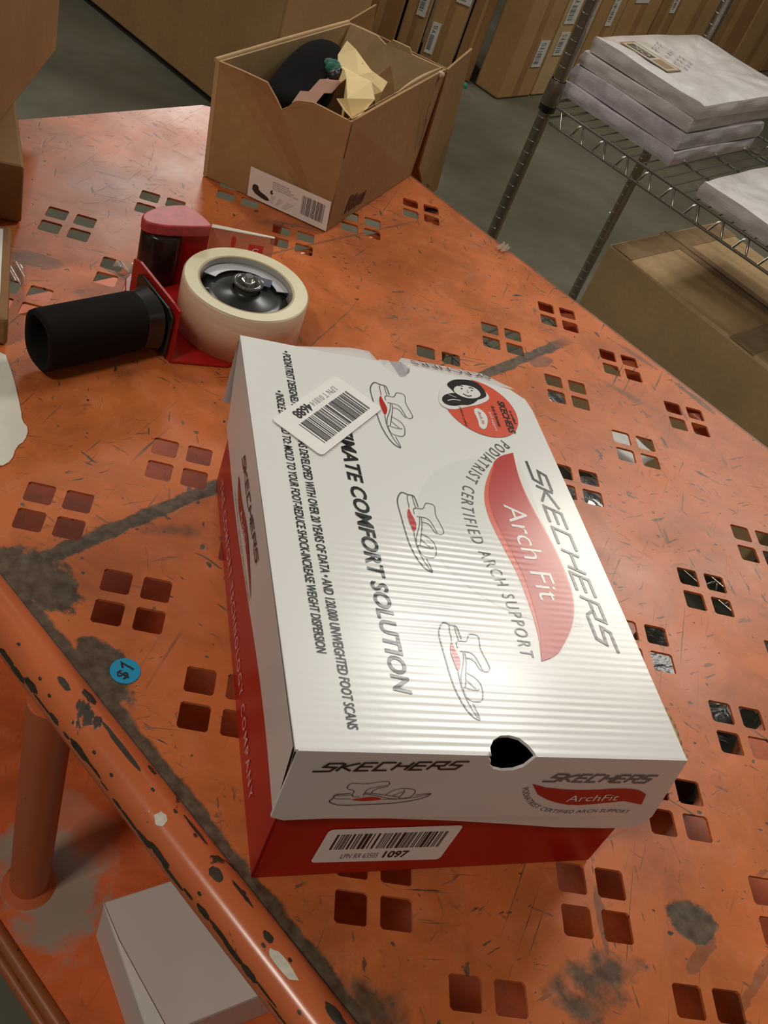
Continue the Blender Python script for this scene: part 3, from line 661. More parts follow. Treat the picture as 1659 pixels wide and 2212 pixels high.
# torn inner layers and rolled rim
mb = MB()
def rim(a, b_):
    p = tr * (1 - a) + tm * a; k = .5 * math.sin(math.pi * min(1, a * 1.9)) if a < .55 else 0
    return (p.x - .004 - .010 * b_ * k, p.y + .002 - .001 * b_, p.z + .001 + .004 * k * math.sin(b_ * 3))
mb.grid(rim, 24, 4, CARD_E); mb.build('peeled_rim', bbx, solid=.0012)
mb = MB(); i1 = Vector((-.004, -.005, 0))
mb.slab([bf * .7 + brr * .3 + i1 + Vector((0, 0, .05)), brr + i1, tr + i1 + Vector((-.004, -.002, -.022)), (tr * .72 + tb * .28) + i1 + Vector((0, 0, -.026)), (tr * .55 + tb * .45) + i1 + Vector((0, 0, -.016)), (tr * .40 + tb * .60) + i1 + Vector((0, 0, -.030))], (0, -.001, 0), CARD)
mb.build('inner_flap', bbx)
# lid hanging behind
e = (tr - tm).normalized(); z_ = Vector((0, 0, 1))
def SPt(d, z): k = Vector((e.x, e.y, 0)).normalized(); p = tr + k * d; return Vector((p.x, p.y, z))
o1 = Vector((.209, 1.246, .128)); o2 = Vector((.229, 1.290, .134)); o3 = Vector((.257, 1.325, -.075)); o4 = Vector((.215, 1.235, -.028)); o5 = Vector((.192, 1.185, .01)); 
mb = MB(); mb.slab([Vector((.196, 1.216, .124)), o1, o2, Vector((.243, 1.307, .03)), o3, Vector((.232, 1.280, -.075)), o4, Vector((.200, 1.200, .002))], (-.0025, .0012, 0), CARD)
hang = mb.build('hanging_lid', bbx)
mb = MB(); wv = (tb - tr); mb.slab([Vector((.198, 1.222, .122)), Vector((.222, 1.262, -.07)), Vector((.222, 1.262, -.07)) + wv, Vector((.198, 1.222, .122)) + wv], (.001, .003, 0), CARD_D); mb.build('lid_face', hang)
mb = MB(); mb.slab([tb + Vector((-.002, .002, .0)), tb + Vector((.030, .055, .014)), tb + Vector((.034, .058, -.03)), tb + Vector((.004, .01, -.04))], (.002, -.001, 0), CARD); mb.build('lid_side_flap', hang)
mb = MB(); PAPR = simple('pale_pulp', (.62, .50, .33), .8); mb.lathe([(0, .004), (.004, .003), (.005, 0), (.003, -.003), (0, -.004)], PAPR, 10, (.186, 1.196, .122)); mb.build('torn_tuft', bbx)
# carton label, on the front
mb = MB()
fo = Vector((-.008, .996, .035)); fx = Vector((.0835, .9665, .0365)) - fo; fz0 = Vector((-.005, .9948, .0015)) - fo
def FL(u, v_, o=.0006): p = fo + fx * u + (fz0 + Vector((0, 0, -.001)) * u) * (1 - v_) ; return tuple(p + nrm * o)
mb.quad(FL(0, 0), FL(1, 0), FL(1, 1), FL(0, 1), WHITE_L)
g = lambda x, y: FL(x, y, .0009)
barcode(mb, g, .66, .20, .28, .62, GREY_INK, 20, 3, BLACK)
fillpoly(mb, smooth2([(.05, .22), (.22, .10), (.28, .16), (.24, .26), (.13, .34), (.12, .50), (.05, .48)], 1), g, simple('shoe_photo_brown', (.05, .03, .025), .6))
for k in range(4): put_text(mb, 'STYLE INFANTS SANDAL COLOR', g, .29, .80 - k * .07, (.20, .22, .26, .32)[k], .04, GREY_INK)
put_text(mb, '6', g, .27, .40, .035, .14, BLACK, bold=.04)
for k in range(5): put_text(mb, 'V A W', g, .28, .33 - k * .055, .30 - k * .02, .03, FAINT)
o = mb.build('carton_label', bbx); o['label'] = 'white size label'
# small dark print on the long side
sx = (brr - bm).normalized(); sn = Vector((sx.y, -sx.x, 0)) * .0006
mb = MB(); PR = simple('brown_print', (.10, .045, .02), .7)
def SL(x, z): p = bm + sx * x + Vector((-.006 * z / .125, .002 * z / .125, z)) + sn * 1.0; return tuple(p)
put_text(mb, 'Rieu', SL, .040, .010, .050, .018, PR, bold=.05, shear=.3); mb.build('side_print', bbx)
for (x0, x1, za, zb) in ((.0006, .0024, .085, .121), (.0006, .0018, .006, .045), (.226, .2285, .040, .075), (.221, .223, .066, .098)):
    mb = MB(); mb.quad(SL(x0, za), SL(x1, za), SL(x1, zb), SL(x0, zb), simple('slot_dark', (.06, .03, .012), .8)); mb.build('corner_slot', bbx)
# contents
SUED = simple('black_shoe_suede', (.007, .0065, .006), 1.0, bmp=.4, bscale=400, **{'Specular IOR Level': .08})
mb = MB()
a = Vector((-.006, 1.040, .055)); bq = Vector((.052, 1.200, .088)); dr = (bq - a).normalized(); sd = dr.cross(z_).normalized(); upv = sd.cross(dr)
ol = [(-.010, 1.030), (-.006, 1.080), (.010, 1.145), (.030, 1.186), (.048, 1.198), (.066, 1.184), (.068, 1.140), (.055, 1.086), (.040, 1.034), (.020, 1.001), (.002, 1.006)]
ol = smooth2(ol, 2); cx_, cy_ = .03, 1.10
lay_ = [(.070, .93), (.084, 1.0), (.100, 1.0), (.1075, .965), (.1105, .90), (.1120, .75), (.1128, .4)]
vs = []
for z_l, k_ in lay_:
    for (x, y) in ol:
        dx, dy = x - cx_, y - cy_; d_ = math.hypot(dx, dy) + 1e-9; kk = 1 - (1 - k_) * .032 / d_ if k_ > .8 else k_
        vs.append((cx_ + dx * kk, cy_ + dy * kk, z_l + .010 * max(0, (y - 1.02)) / .18))
n_ = len(ol); vs.append((cx_, cy_, .118))
mb.add(vs, [(i * n_ + k, i * n_ + (k + 1) % n_, (i + 1) * n_ + (k + 1) % n_, (i + 1) * n_ + k) for i in range(len(lay_) - 1) for k in range(n_)] + [((len(lay_) - 1) * n_ + k, (len(lay_) - 1) * n_ + (k + 1) % n_, len(vs) - 1) for k in range(n_)] + [tuple(range(n_))[::-1]], SUED, True)
shoe = mb.build('shoe', None); tag(shoe, 'black suede shoe lying inside the open brown carton', 'shoe')
TANP = simple('pink_wrap_paper', (.42, .22, .15), .7, bmp=.3, bscale=60)
YEL = simple('yellow_tissue', (.78, .60, .30), .8, bmp=.3, bscale=70); TEAL = simple('teal_knit', (.03, .15, .11), .8)
def crumple(name, pts, m, amp, seed, label, cat, n=10, th=.0012):
    """sheet through 4 corner points, folded in ridges"""
    q = random.Random(seed); P4 = [Vector(p) for p in pts]; nn = (P4[1] - P4[0]).cross(P4[3] - P4[0]).normalized(); rid = [(q.uniform(-1, 1), q.uniform(-1, 1), q.uniform(4, 10), q.uniform(0, 6)) for _ in range(4)]
    def f(u, v_):
        p = P4[0] * (1 - u) * (1 - v_) + P4[1] * u * (1 - v_) + P4[2] * u * v_ + P4[3] * (1 - u) * v_
        h = sum(abs(((u * a_ + v_ * b_) * c_ + d_) % 2 - 1) for a_, b_, c_, d_ in rid) / 4 - .5
        return tuple(p + nn * h * amp * 2 + Vector((q.uniform(-1, 1), q.uniform(-1, 1), q.uniform(-1, 1))) * amp * .10)
    mb = MB(); mb.grid(f, n, n, m, False); o = mb.build(name, None, solid=th); tag(o, label, cat); return o
mb = MB(); q = random.Random(9)
cen = [(.052, 1.085, .128), (.048, 1.128, .128), (.072, 1.160, .140), (.088, 1.150, .130), (.108, 1.112, .122), (.112, 1.095, .118), (.100, 1.075, .116), (.088, 1.035, .120), (.082, 1.002, .122), (.066, 1.030, .118), (.058, 1.060, .122)]
def V3(px): return Vector(px)
K_ = dict(apex=(.066, 1.177, .131), r1=(.086, 1.120, .131), tip=(.119, 1.118, .121), r3=(.113, 1.088, .120), r4=(.101, 1.065, .121), l1=(.059, 1.156, .120), l2=(.061, 1.126, .120), m1=(.067, 1.083, .131), sq1=(.0690, 1.056, .133), sq2=(.097, 1.073, .132), sq3=(.103, 1.040, .127), sq4=(.072, 1.006, .132), t1=(.061, 1.000, .131), t2=(.071, .990, .126), t3=(.080, .972, .127), t4=(.090, .996, .125), mid=(.0825, 1.092, .127), t5=(.083, 1.003, .114), b1=(.055, 1.11, .09), b2=(.115, 1.10, .09), b3=(.075, 1.0, .09), n1=(.0760, 1.150, .134), n2=(.100, 1.104, .130))
kn = list(K_); T = [K_[k] for k in kn]; ix = {k: i for i, k in enumerate(kn)}
TF = [tuple(ix[k] for k in f.split()) for f in ('apex n1 l1', 'n1 l2 l1', 'n1 mid l2', 'apex r1 n1', 'r1 n2 n1', 'n1 n2 mid', 'r1 tip n2', 'n2 tip r3', 'n2 r3 mid', 'l2 mid m1', 'm1 mid sq1', 'mid sq2 sq1', 'mid r3 sq2', 'r3 r4 sq2', 'sq1 sq2 sq4', 'sq2 sq3 sq4', 'sq2 r4 sq3', 'sq4 sq3 t5', 'sq4 t5 t1', 't1 t5 t2', 't2 t5 t3', 't5 t4 t3', 'sq3 t4 t5', 'l1 l2 b1', 'm1 b1 l2', 'm1 sq1 b1', 'sq1 sq4 b3', 'r3 b2 r4', 'r4 b2 sq3')]
mb.add(T, TF, YEL); o = mb.build('tissue_paper', None, solid=.0012); md = o.modifiers.new('b', 'BEVEL'); md.width = .002; md.segments = 2
tag(o, 'crumpled pale yellow tissue paper sticking out of the open brown carton', 'tissue paper')
mb = MB(); W_ = [(.018, 1.000, .112), (.030, .995, .118), (.024, 1.020, .119), (.042, 1.012, .114), (.033, 1.040, .113), (.049, 1.030, .121), (.042, 1.062, .121), (.058, 1.052, .115), (.050, 1.085, .115), (.066, 1.072, .122), (.058, 1.106, .121), (.071, 1.092, .118)]
mb.add(W_, [(k, k + 1, k + 3, k + 2) for k in range(0, 10, 2)], TANP)
tag(mb.build('wrapping_paper', None, solid=.001), 'folded pinkish brown wrapping paper between the black shoe and yellow tissue', 'wrapping paper')
mb = MB(); 
for i in range(7):
    c_ = Vector((.051 + .0035 * (i % 3) + .001 * i, 1.122 - .005 * i, .118 + .002 * (i % 2))); mb.lathe([(0, .008), (.006, .005), (.008, 0), (.005, -.006), (0, -.008)], TEAL if i < 5 else BLACK, 12, tuple(c_))
tag(mb.build('knit_tassel', None), 'small teal and black knitted bit beside the yellow tissue in the open carton', 'tassel')
mb = MB(); mb.hexa([(.052, .990), (.078, .982), (.100, 1.03), (.075, 1.045)], .06, .098, SUED); tag(mb.build('shoe', None, bevel=.012, seg=4), 'second black shoe, mostly hidden under the yellow tissue in the open carton', 'shoe')

# ------------------------------------------------------------------ tape dispenser
REDM = simple('dispenser_red', (.40, .012, .010), .28, bmp=.06, bscale=80); REDC = simple('cap_red_sheen', (.50, .055, .065), .42, var=.22, vscale=120)  # cap red is pinker: washed sheen mixed into its colour, with dusty mottling
FOAM = simple('foam_black', (.011, .009, .0075), .95, bmp=.25, bscale=900, **{'Specular IOR Level': .2}); PLB = simple('plastic_black', (.016, .018, .017), .30)
TAPEM, t, b = newmat('tape_roll'); setp(b, (.70, .58, .38), .35); b.inputs['Subsurface Weight'].default_value = .25; b.inputs['Subsurface Radius'].default_value = (.02, .012, .006); b.inputs['Subsurface Scale'].default_value = .5
v = mapping(t); c = mix(t, ramp(t, noise(t, mapping(t, (20, 20, 300)), 1, 3), .3, .7), (.66, .50, .34), (.74, .60, .42)); t.links.new(c, b.inputs['Base Color'])
TAPES = simple('tape_side', (.74, .68, .44), .35, var=.05, vscale=40)
m, t, b = newmat('clear_plastic'); setp(b, (.50, .20, .14), .12); b.inputs['Alpha'].default_value = .45; CLEAR = m
tg = empty('tape_dispenser', (.013, .741, 0)); ox, oy = .013, .741
tag(tg, 'red packing tape dispenser with black foam handle lying on its side behind the shoe box', 'tape dispenser')
L_ = lambda x, y, z=0: (x - ox, y - oy, z)
mb = MB(); pl = [(-.036, .667), (.012, .680), (.045, .715), (.040, .762), (-.010, .800), (-.050, .812), (-.088, .792), (-.094, .770), (-.086, .728)]
mb.hexa([(x - ox, y - oy) for x, y in pl], .0008, .0034, REDM); mb.build('frame_plate', tg, bevel=.0008)
fd = Vector((-.048, .059)).normalized(); fnv = Vector((fd.y, -fd.x)) * -1      # outward, toward handle
b1 = Vector((-.036, .667))
def FLG(u, z, off=0): p = b1 + fd * u - Vector((fd.y, -fd.x)) * off; return (p.x - ox, p.y - oy, z)
mb = MB(); mb.slab([FLG(0, .001), FLG(0, .054), FLG(.010, .0555), FLG(.066, .0575), FLG(.076, .054), FLG(.076, .001)], tuple(Vector((fd.y, -fd.x, 0)) * .0022), REDM); mb.build('handle_bracket', tg)
mb = MB(); mb.slab([FLG(.004, .004, .001), FLG(.002, .046, .001), FLG(.010, .051, .001), FLG(.055, .053, .001), FLG(.062, .048, .001), FLG(.062, .004, .001)], tuple(-Vector((fd.y, -fd.x, 0)) * .003), PLB); mb.build('handle_flange', tg, bevel=.0015)
# oval foam grip
hdir = Vector((-.736, -.677)).normalized(); hs = Vector((-hdir.y, hdir.x)); h0 = Vector((-.0600, .6830)); HLn = .100
def grip(scw, sch, d): return [((h0 + hdir * d + hs * (scw * (abs(math.cos(t_)) ** .75) * (1 if math.cos(t_) > 0 else -1))), .0295 + sch * (abs(math.sin(t_)) ** .75) * (1 if math.sin(t_) > 0 else -1)) for t_ in [2 * math.pi * k / 32 for k in range(32)]]
def rings(mb, lst, m):
    vs = []; 
    for ring in lst: vs += [(p.x - ox, p.y - oy, z) for p, z in ring]
    n = len(lst); mb.add(vs, [(i * 32 + k, i * 32 + (k + 1) % 32, (i + 1) * 32 + (k + 1) % 32, (i + 1) * 32 + k) for i in range(n - 1) for k in range(32)], m, True)
mb = MB(); rings(mb, [grip(.0235, .0255, .000), grip(.021, .0245, .006), grip(.0195, .0235, .014)], PLB); mb.build('grip_collar', tg)
mb = MB(); rings(mb, [grip(.0195, .0235, .012), grip(.0205, .0245, .016), grip(.0205, .0245, HLn - .004), grip(.0198, .0238, HLn), grip(.0165, .0205, HLn), grip(.0160, .020, HLn - .004), grip(.0160, .020, .02), grip(.002, .002, .02)], FOAM); mb.build('foam_grip', tg)
# roll, hub
mb = MB(); mb.lathe([(.0415, .004), (.0565, .004), (.0565, .0495), (.0550, .0508), (.0430, .0500), (.0415, .0495)], TAPEM, 96, closed=True)
roll = mb.build('tape_roll', tg, loc=(0, 0, 0))
mb = MB(); mb.lathe([(.0432, .0503), (.0550, .0512)], TAPES, 96); mb.build('roll_side', roll)
mb = MB(); mb.lathe([(.0415, .0498), (.0425, .0506), (.0434, .0504)], simple('core_edge', (.45, .36, .20), .5), 96); mb.lathe([(.0412, .0498), (.0412, .006)], simple('core_inner', (.42, .40, .36), .4), 96); mb.build('core', roll)
mb = MB(); mb.lathe([(.0392, .006), (.0392, .034), (.0380, .0385), (.0300, .0415), (.0150, .0425), (.0125, .0450)], PLB, 64)
for k in range(6):
    a_ = R(60 * k + 15); mb.hexa([(math.cos(a_) * .015 - math.sin(a_) * .001, math.sin(a_) * .015 + math.cos(a_) * .001), (math.cos(a_) * .015 + math.sin(a_) * .001, math.sin(a_) * .015 - math.cos(a_) * .001), (math.cos(a_) * .036 + math.sin(a_) * .001, math.sin(a_) * .036 - math.cos(a_) * .001), (math.cos(a_) * .036 - math.sin(a_) * .001, math.sin(a_) * .036 + math.cos(a_) * .001)], .036, .0405, PLB)
mb.build('hub', tg, loc=(.0005, .001, 0))
mb = MB(); mb.lathe([(.0110, .043), (.0115, .0500), (.0140, .0515), (.0112, .0530), (.0090, .0500), (.0088, .045), (0, .045)], simple('smoke_plastic', (.10, .10, .09), .08), 32); mb.build('hub_collar', tg, loc=(.0005, .001, 0))
NUT = simple('nut_chrome', (.80, .83, .80), .12, 1.0)
mb = MB(); mb.hexa([(.0066 * math.cos(R(60 * k)), .0066 * math.sin(R(60 * k))) for k in range(6)], .045, .0545, NUT); mb.tube([(0, 0, .0545), (0, 0, .0585)], .0036, NUT, 12); mb.build('hub_nut', tg, loc=(.0005, .001, 0), bevel=.0008)
mb = MB(); NAVY = simple('navy_tag', (.012, .022, .06), .4); f_ = rotfn(-2, 0, 0, .0455)
mb.slab([f_(-.004, .004), f_(.020, .004), f_(.020, .0165), f_(-.004, .0165)], (0, 0, .0004), NAVY); put_text(mb, 'ane', rotfn(-2, 0, 0, .0461), -.001, .0075, .014, .0055, WHITE_L, bold=.02)
mb.build('name_tag', tg, loc=(.001, .008, 0))
mb = MB(); PT = simple('grey_liner', (.46, .46, .48), .4); pts = arc(0, 0, .0405, 20, 165, 20); mb.slab([(x, y, .0435) for x, y in pts] + [(x * .72, y * .72, .0440) for x, y in pts[::-1]], (0, 0, .0006), PT); mb.build('hub_liner', tg)
# roller, cap, guards
mb = MB(); mb.lathe([(0, .004), (.0175, .004), (.0185, .010), (.0185, .052), (.0175, .054), (0, .054)], simple('roller_black', (.018, .010, .010), .22), 40); mb.build('roller', tg, loc=L_(-.0700, .7860))
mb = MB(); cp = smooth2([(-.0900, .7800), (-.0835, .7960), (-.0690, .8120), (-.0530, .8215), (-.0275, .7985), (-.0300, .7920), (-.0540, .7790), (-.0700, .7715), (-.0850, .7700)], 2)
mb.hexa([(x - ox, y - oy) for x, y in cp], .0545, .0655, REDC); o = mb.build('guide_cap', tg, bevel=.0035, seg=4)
mb = MB(); mb.slab([L_(-.0545, .7830, .003), L_(-.0290, .7960, .003), L_(-.0290, .7960, .056), L_(-.0545, .7830, .056)], (-.001, .002, 0), REDM); mb.slab([L_(-.029, .796, .003), L_(-.034, .812, .003), L_(-.034, .812, .056), L_(-.029, .796, .056)], (-.002, 0, 0), REDM); mb.build('side_guard', tg)
mb = MB(); mb.slab([L_(-.0290, .8040, .010), L_(.0310, .8150, .010), L_(.0300, .8155, .0590), L_(-.0290, .8055, .0590)], (.0, .0008, 0), CLEAR)
mb.slab([L_(-.0290, .8045, .0585), L_(.0290, .8155, .0588), L_(.0290, .8175, .0592), L_(-.0290, .8075, .0600)], (0, 0, .0006), simple('flap_edge', (.85, .8, .7), .1)); fl = mb.build('clear_flap', tg)
mb = MB(); RI = simple('red_marking', (.62, .03, .02), .4)
def CF(x, z): a_ = Vector((-.0290, .8045)); d_ = Vector((.060, .0112)) / .061; p = a_ + d_ * x; return (p.x - ox, p.y - oy - .0005, z)
mb.poly([CF(.037, .036), CF(.051, .036), CF(.051, .049), CF(.037, .049)], RI); put_text(mb, 'G', lambda x, z: (CF(x, z)[0], CF(x, z)[1] - .0003, CF(x, z)[2]), .041, .039, .006, .007, LIDT); put_text(mb, '!', CF, .0200, .040, .0045, .013, RI, bold=.08)
mb.build('flap_marking', fl)

# ------------------------------------------------------------------ things at the left edge of the cart
def wc(u, v_, z=0): return Vector((u * ca - v_ * sa, u * sa + v_ * ca, z))
def carton(name, base4, z0, z1, m, label, cat='box', tape=None, bev=.003, group=None, top4=None, mtop=None):
    mb = MB(); mb.hexa([tuple(p) for p in base4], z0, z1, m, top=top4); o = mb.build(name, None, bevel=bev); tag(o, label, cat, group)
    return o
q = wc
# second box: corner at pixel left edge, world coordinates
c2 = Vector((-.199, .817)); ux2 = Vector((-.985, -.17)).normalized(); uy2 = Vector((-.319, .948)).normalized()
o = carton('brown_carton', [c2 + ux2 * .22, c2, c2 + uy2 * .24, c2 + uy2 * .24 + ux2 * .22], .001, .058, CARD, 'small pale brown carton at the left edge of the cart, under the large tilted carton', 'carton')
c1 = Vector((-.1910, .895)); a1 = Vector((-.62, -.785)).normalized(); b1_ = Vector((-.785, .62)).normalized()
c1 = Vector((-.235, 1.073)); a1 = Vector((-.02, -1)).normalized(); b1_ = Vector((-1, .05)).normalized()
o = carton('brown_carton', [c1 + a1 * .42, c1, c1 + b1_ * .4, c1 + a1 * .42 + b1_ * .4], .0595, .36, CARD, 'large brown carton at the upper left corner, standing on the small pale carton', 'carton')
c3 = Vector((-.1610, .636)); u3 = Vector((-.97, -.24)).normalized(); v3 = Vector((-.25, .97)).normalized()
o3_ = carton('brown_carton', [c3 + u3 * .10, c3, c3 + v3 * .135, c3 + v3 * .135 + u3 * .10], .001, .027, CARD_D, 'flat brown carton with a blank white label at the left edge behind the white paper', 'carton')
mb = MB(); c3_ = c3 + u3 * .0070 + v3 * .018; pts = [c3_ + u3 * .08, c3_, c3_ + v3 * .110, c3_ + v3 * .110 + u3 * .08]; mb.hexa([tuple(p) for p in pts], .0272, .0278, WHITE_L); mb.build('white_label', o3_)
PAPW = simple('white_scrap_paper', (.80, .76, .66), .7, var=.06, vscale=30, bmp=.3, bscale=40)
ppts = [(-.205, .560), (-.180, .525), (-.150, .500), (-.128, .501), (-.1225, .510), (-.1235, .525), (-.1195, .533), (-.1205, .547), (-.127, .553), (-.131, .565), (-.146, .600), (-.163, .632), (-.21, .62)]
mb = MB(); mb.hexa(smooth2(ppts, 1), .0005, .0016, PAPW); tag(mb.build('paper_sheet', None, bevel=.0004), 'torn white paper sheet lying on the orange shelf at the left edge', 'paper')

# ------------------------------------------------------------------ on the lower shelf
WB = simple('white_carton', (.70, .62, .58), .6, var=.04, vscale=6, bmp=.1, bscale=60); WBE = simple('white_carton_edge', (.80, .76, .70), .6)
T0 = Vector((.011, .299)); e1 = (Vector((.062, .211)) - T0); e1n = e1.normalized(); e2n = Vector((-e1n.y, e1n.x)) if True else None
e2n = (Vector((.136, .248)) - Vector((.062, .211))).normalized()
wpts = [T0, T0 + e1, T0 + e1 + e2n * .15, T0 + e2n * .15]
mb = MB(); mb.hexa([tuple(p) for p in wpts], ZL + .0005, -.2225, WB)
mb.hexa([tuple(T0 + e1 * .0 + e2n * -.001), tuple(T0 + e1 + e2n * -.001), tuple(T0 + e1 + e2n * .15), tuple(T0 + e2n * .15)], -.222, -.2195, WB)
wb = mb.build('white_carton', None, bevel=.0012); tag(wb, 'white cardboard box with a loose lid edge on the lower shelf under the front rail', 'box')
mb = MB(); mb.slab([(T0.x - .001, T0.y, -.2192), (T0.x + e1.x, T0.y + e1.y, -.2192), (T0.x + e1.x + .012 * e2n.x, T0.y + e1.y + .012 * e2n.y, -.2188), (T0.x + .3 * e1.x + .001, T0.y + .3 * e1.y, -.2190)], (0, 0, .0012), WBE)
mb.build('lid_crease', wb)
# plastic wrapped parcels under the perforations
m, t, b = newmat('clear_poly_bag'); setp(b, (.22, .22, .21), .14); b.inputs['Coat Weight'].default_value = .5
v = mapping(t); bump(t, b, noise(t, v, 38, 4, .6, 1.5), .9, .006); c = mix(t, ramp(t, noise(t, v, 20, 4, .6, 2), .42, .62), (.05, .052, .05), (.30, .30, .28)); t.links.new(c, b.inputs['Base Color']); BAG = m
m, t, b = newmat('dark_mesh_bag'); setp(b, (.02, .02, .015), .25); v = mapping(t); BAGD = m
wv_ = noise(t, mapping(t, (1, 1, 1), (0, 0, R(35))), 30, 3, .5, 2); c = mix(t, ramp(t, wv_, .60, .64), (.014, .013, .010), (.16, .16, .14)); t.links.new(c, b.inputs['Base Color']); bump(t, b, wv_, .6, .004)
WCL = simple('white_cloth', (.72, .70, .66), .6, bmp=.5, bscale=30); 
def pillow(name, cx, cy, z0, lx, ly, h, rz, m, label, cat, seed=1, group=None, wr=.10, n=18):
    q = random.Random(seed); ph = [q.uniform(0, 6) for _ in range(6)]
    def f(sgn):
        def g_(u, v_):
            x = (u - .5) * 2; y = (v_ - .5) * 2; e_ = (max(0, 1 - abs(x) ** 5) * max(0, 1 - abs(y) ** 5)) ** .5
            w_ = 1 + wr * (math.sin(x * 7 + ph[0] + y * 3) * .5 + math.sin(y * 9 + ph[1] - x * 4) * .5)
            return (x * lx / 2 * (1 + .02 * math.sin(y * 6 + ph[2])), y * ly / 2 * (1 + .02 * math.sin(x * 6 + ph[3])), h / 2 + sgn * h / 2 * e_ * (w_ if sgn > 0 else 1))
        return g_
    mb = MB(); mb.grid(f(1), n, n, m); mb.grid(f(-1), n, n, m)
    o = mb.build(name, None, loc=(cx, cy, z0), rotz=rz); tag(o, label, cat, group); return o
pillow('poly_bag', .425, 1.085, ZL + .001, .19, .17, .07, CA, BAG, 'grey plastic wrapped parcel on the lower shelf, farthest one seen through the holes', 'parcel', 2)
pillow('poly_bag', .515, .855, ZL + .001, .16, .15, .07, CA, BAG, 'grey plastic wrapped parcel on the lower shelf, seen through holes right of the red badge', 'parcel', 5)
pillow('mesh_bag', .575, .615, ZL + .001, .17, .19, .06, CA, BAGD, 'dark mesh bag on the lower shelf, seen through the holes right of the shoe box', 'bag', 3)
pillow('white_cloth', .565, 1.000, ZL + .072, .075, .060, .02, CA, WCL, 'small white cloth on the grey parcel, seen through the holes near the back edge', 'cloth', 6)
pillow('green_bag', .262, 1.080, ZL + .001, .06, .06, .05, CA, simple('green_cloth', (.02, .18, .09), .6), 'small green bag on the lower shelf, seen through the holes beyond the shoe box', 'bag', 8)
# ------------------------------------------------------------------ wire shelving rack at the right
rack = empty('wire_shelving', (.529, 1.943, 0), R(-44.8))
tag(rack, 'chrome wire shelving rack with grooved posts standing beyond the cart', 'shelving rack')
def grooved(x, y, nm='post'):
    mb = MB(); prof = []; z = FLOOR + .03
    while z < 1.1:
        prof += [(.0127, z), (.0127, z + .0222), (.0131, z + .0228), (.0131, z + .0248), (.0127, z + .0254)]; z += .0254
    mb.lathe(prof, POSTM, 20, (x, y, 0), False); mb.lathe([(0, FLOOR), (.012, FLOOR), (.016, FLOOR + .012), (.012, FLOOR + .03)], POSTM, 16, (x, y, 0))
    p = mb.build(nm, rack)
    BC = BLK
    mb = MB(); mb.lathe([(.0128, -.125), (.0175, -.122), (.0175, -.108), (.0160, -.100)], BC, 20, (x, y, 0)); mb.build('clip_ring', p)
    mb = MB(); mb.lathe([(.0160, -.112), (.0185, -.108), (.0175, -.066), (.0155, -.060)], POSTM, 20, (x, y, 0)); mb.build('sleeve', p)
BLK = simple('black_plastic_clip', (.012, .008, .008), .3)
RW_, RD_ = 1.2, .56
for (x, y) in ((0, 0), (0, RD_), (RW_, 0), (RW_, RD_)): grooved(x, y)
def wshelf(zs, name='wire_shelf'):
    mb = MB(); r_ = .0028
    for yy in (0.0, RD_):
        mb.tube([(.018, yy, zs), (RW_ - .018, yy, zs)], .0032, CHROME, 8); mb.tube([(.018, yy, zs - .034), (RW_ - .018, yy, zs - .034)], .0030, CHROME, 8)
        pts = []; k = 0; x = .03
        while x < RW_ - .03:
            pts += [(x, yy, zs), (x + .004, yy, zs)] if k % 2 == 0 else [(x, yy, zs - .034), (x + .026, yy, zs - .034)]
            x += (.018 if k % 2 == 0 else .040); k += 1
        mb.tube(pts, .0024, CHROME, 6)
    for xx in (0.0, RW_):
        mb.tube([(xx, .018, zs), (xx, RD_ - .018, zs)], .0032, CHROME, 8); mb.tube([(xx, .018, zs - .034), (xx, RD_ - .018, zs - .034)], .003, CHROME, 8)
    f = mb.build(name, rack)
    mb = MB(); x = .03
    while x < RW_ - .02: mb.tube([(x, 0, zs + .003), (x, RD_, zs + .003)], .0017, CHROME, 6); x += .0265
    for yy in (.14, .28, .42): mb.tube([(0, yy, zs - .001), (RW_, yy, zs - .001)], .0028, CHROME, 6)
    w_ = mb.build('shelf_wires', f); w_['kind'] = 'stuff'
wshelf(-.106); wshelf(FLOOR + .12)
# parcels stacked on the wire shelf
m, t, b = newmat('poly_parcel'); setp(b, (.74, .69, .67), .25); b.inputs['Coat Weight'].default_value = .6; b.inputs['Coat Roughness'].default_value = .08
v = mapping(t); n1 = noise(t, v, 14, 5, .6, 1.2); c = mix(t, ramp(t, n1, .35, .65), (.66, .61, .60), (.82, .78, .75)); t.links.new(c, b.inputs['Base Color']); bump(t, b, noise(t, v, 20, 3, .5, .6), .30, .006); PARW = m
m, t, b = newmat('poly_parcel_lilac'); setp(b, (.50, .42, .50), .3); b.inputs['Coat Weight'].default_value = .5
v = mapping(t); n1 = noise(t, v, 14, 5, .6, 1.2); c = mix(t, ramp(t, n1, .35, .65), (.52, .45, .50), (.72, .66, .68)); t.links.new(c, b.inputs['Base Color']); bump(t, b, noise(t, v, 20, 3, .5, .6), .30, .006); PARL = m
EDGEP = simple('folded_edges', (.66, .59, .56), .45, var=.12, vscale=25, bmp=.3, bscale=60)
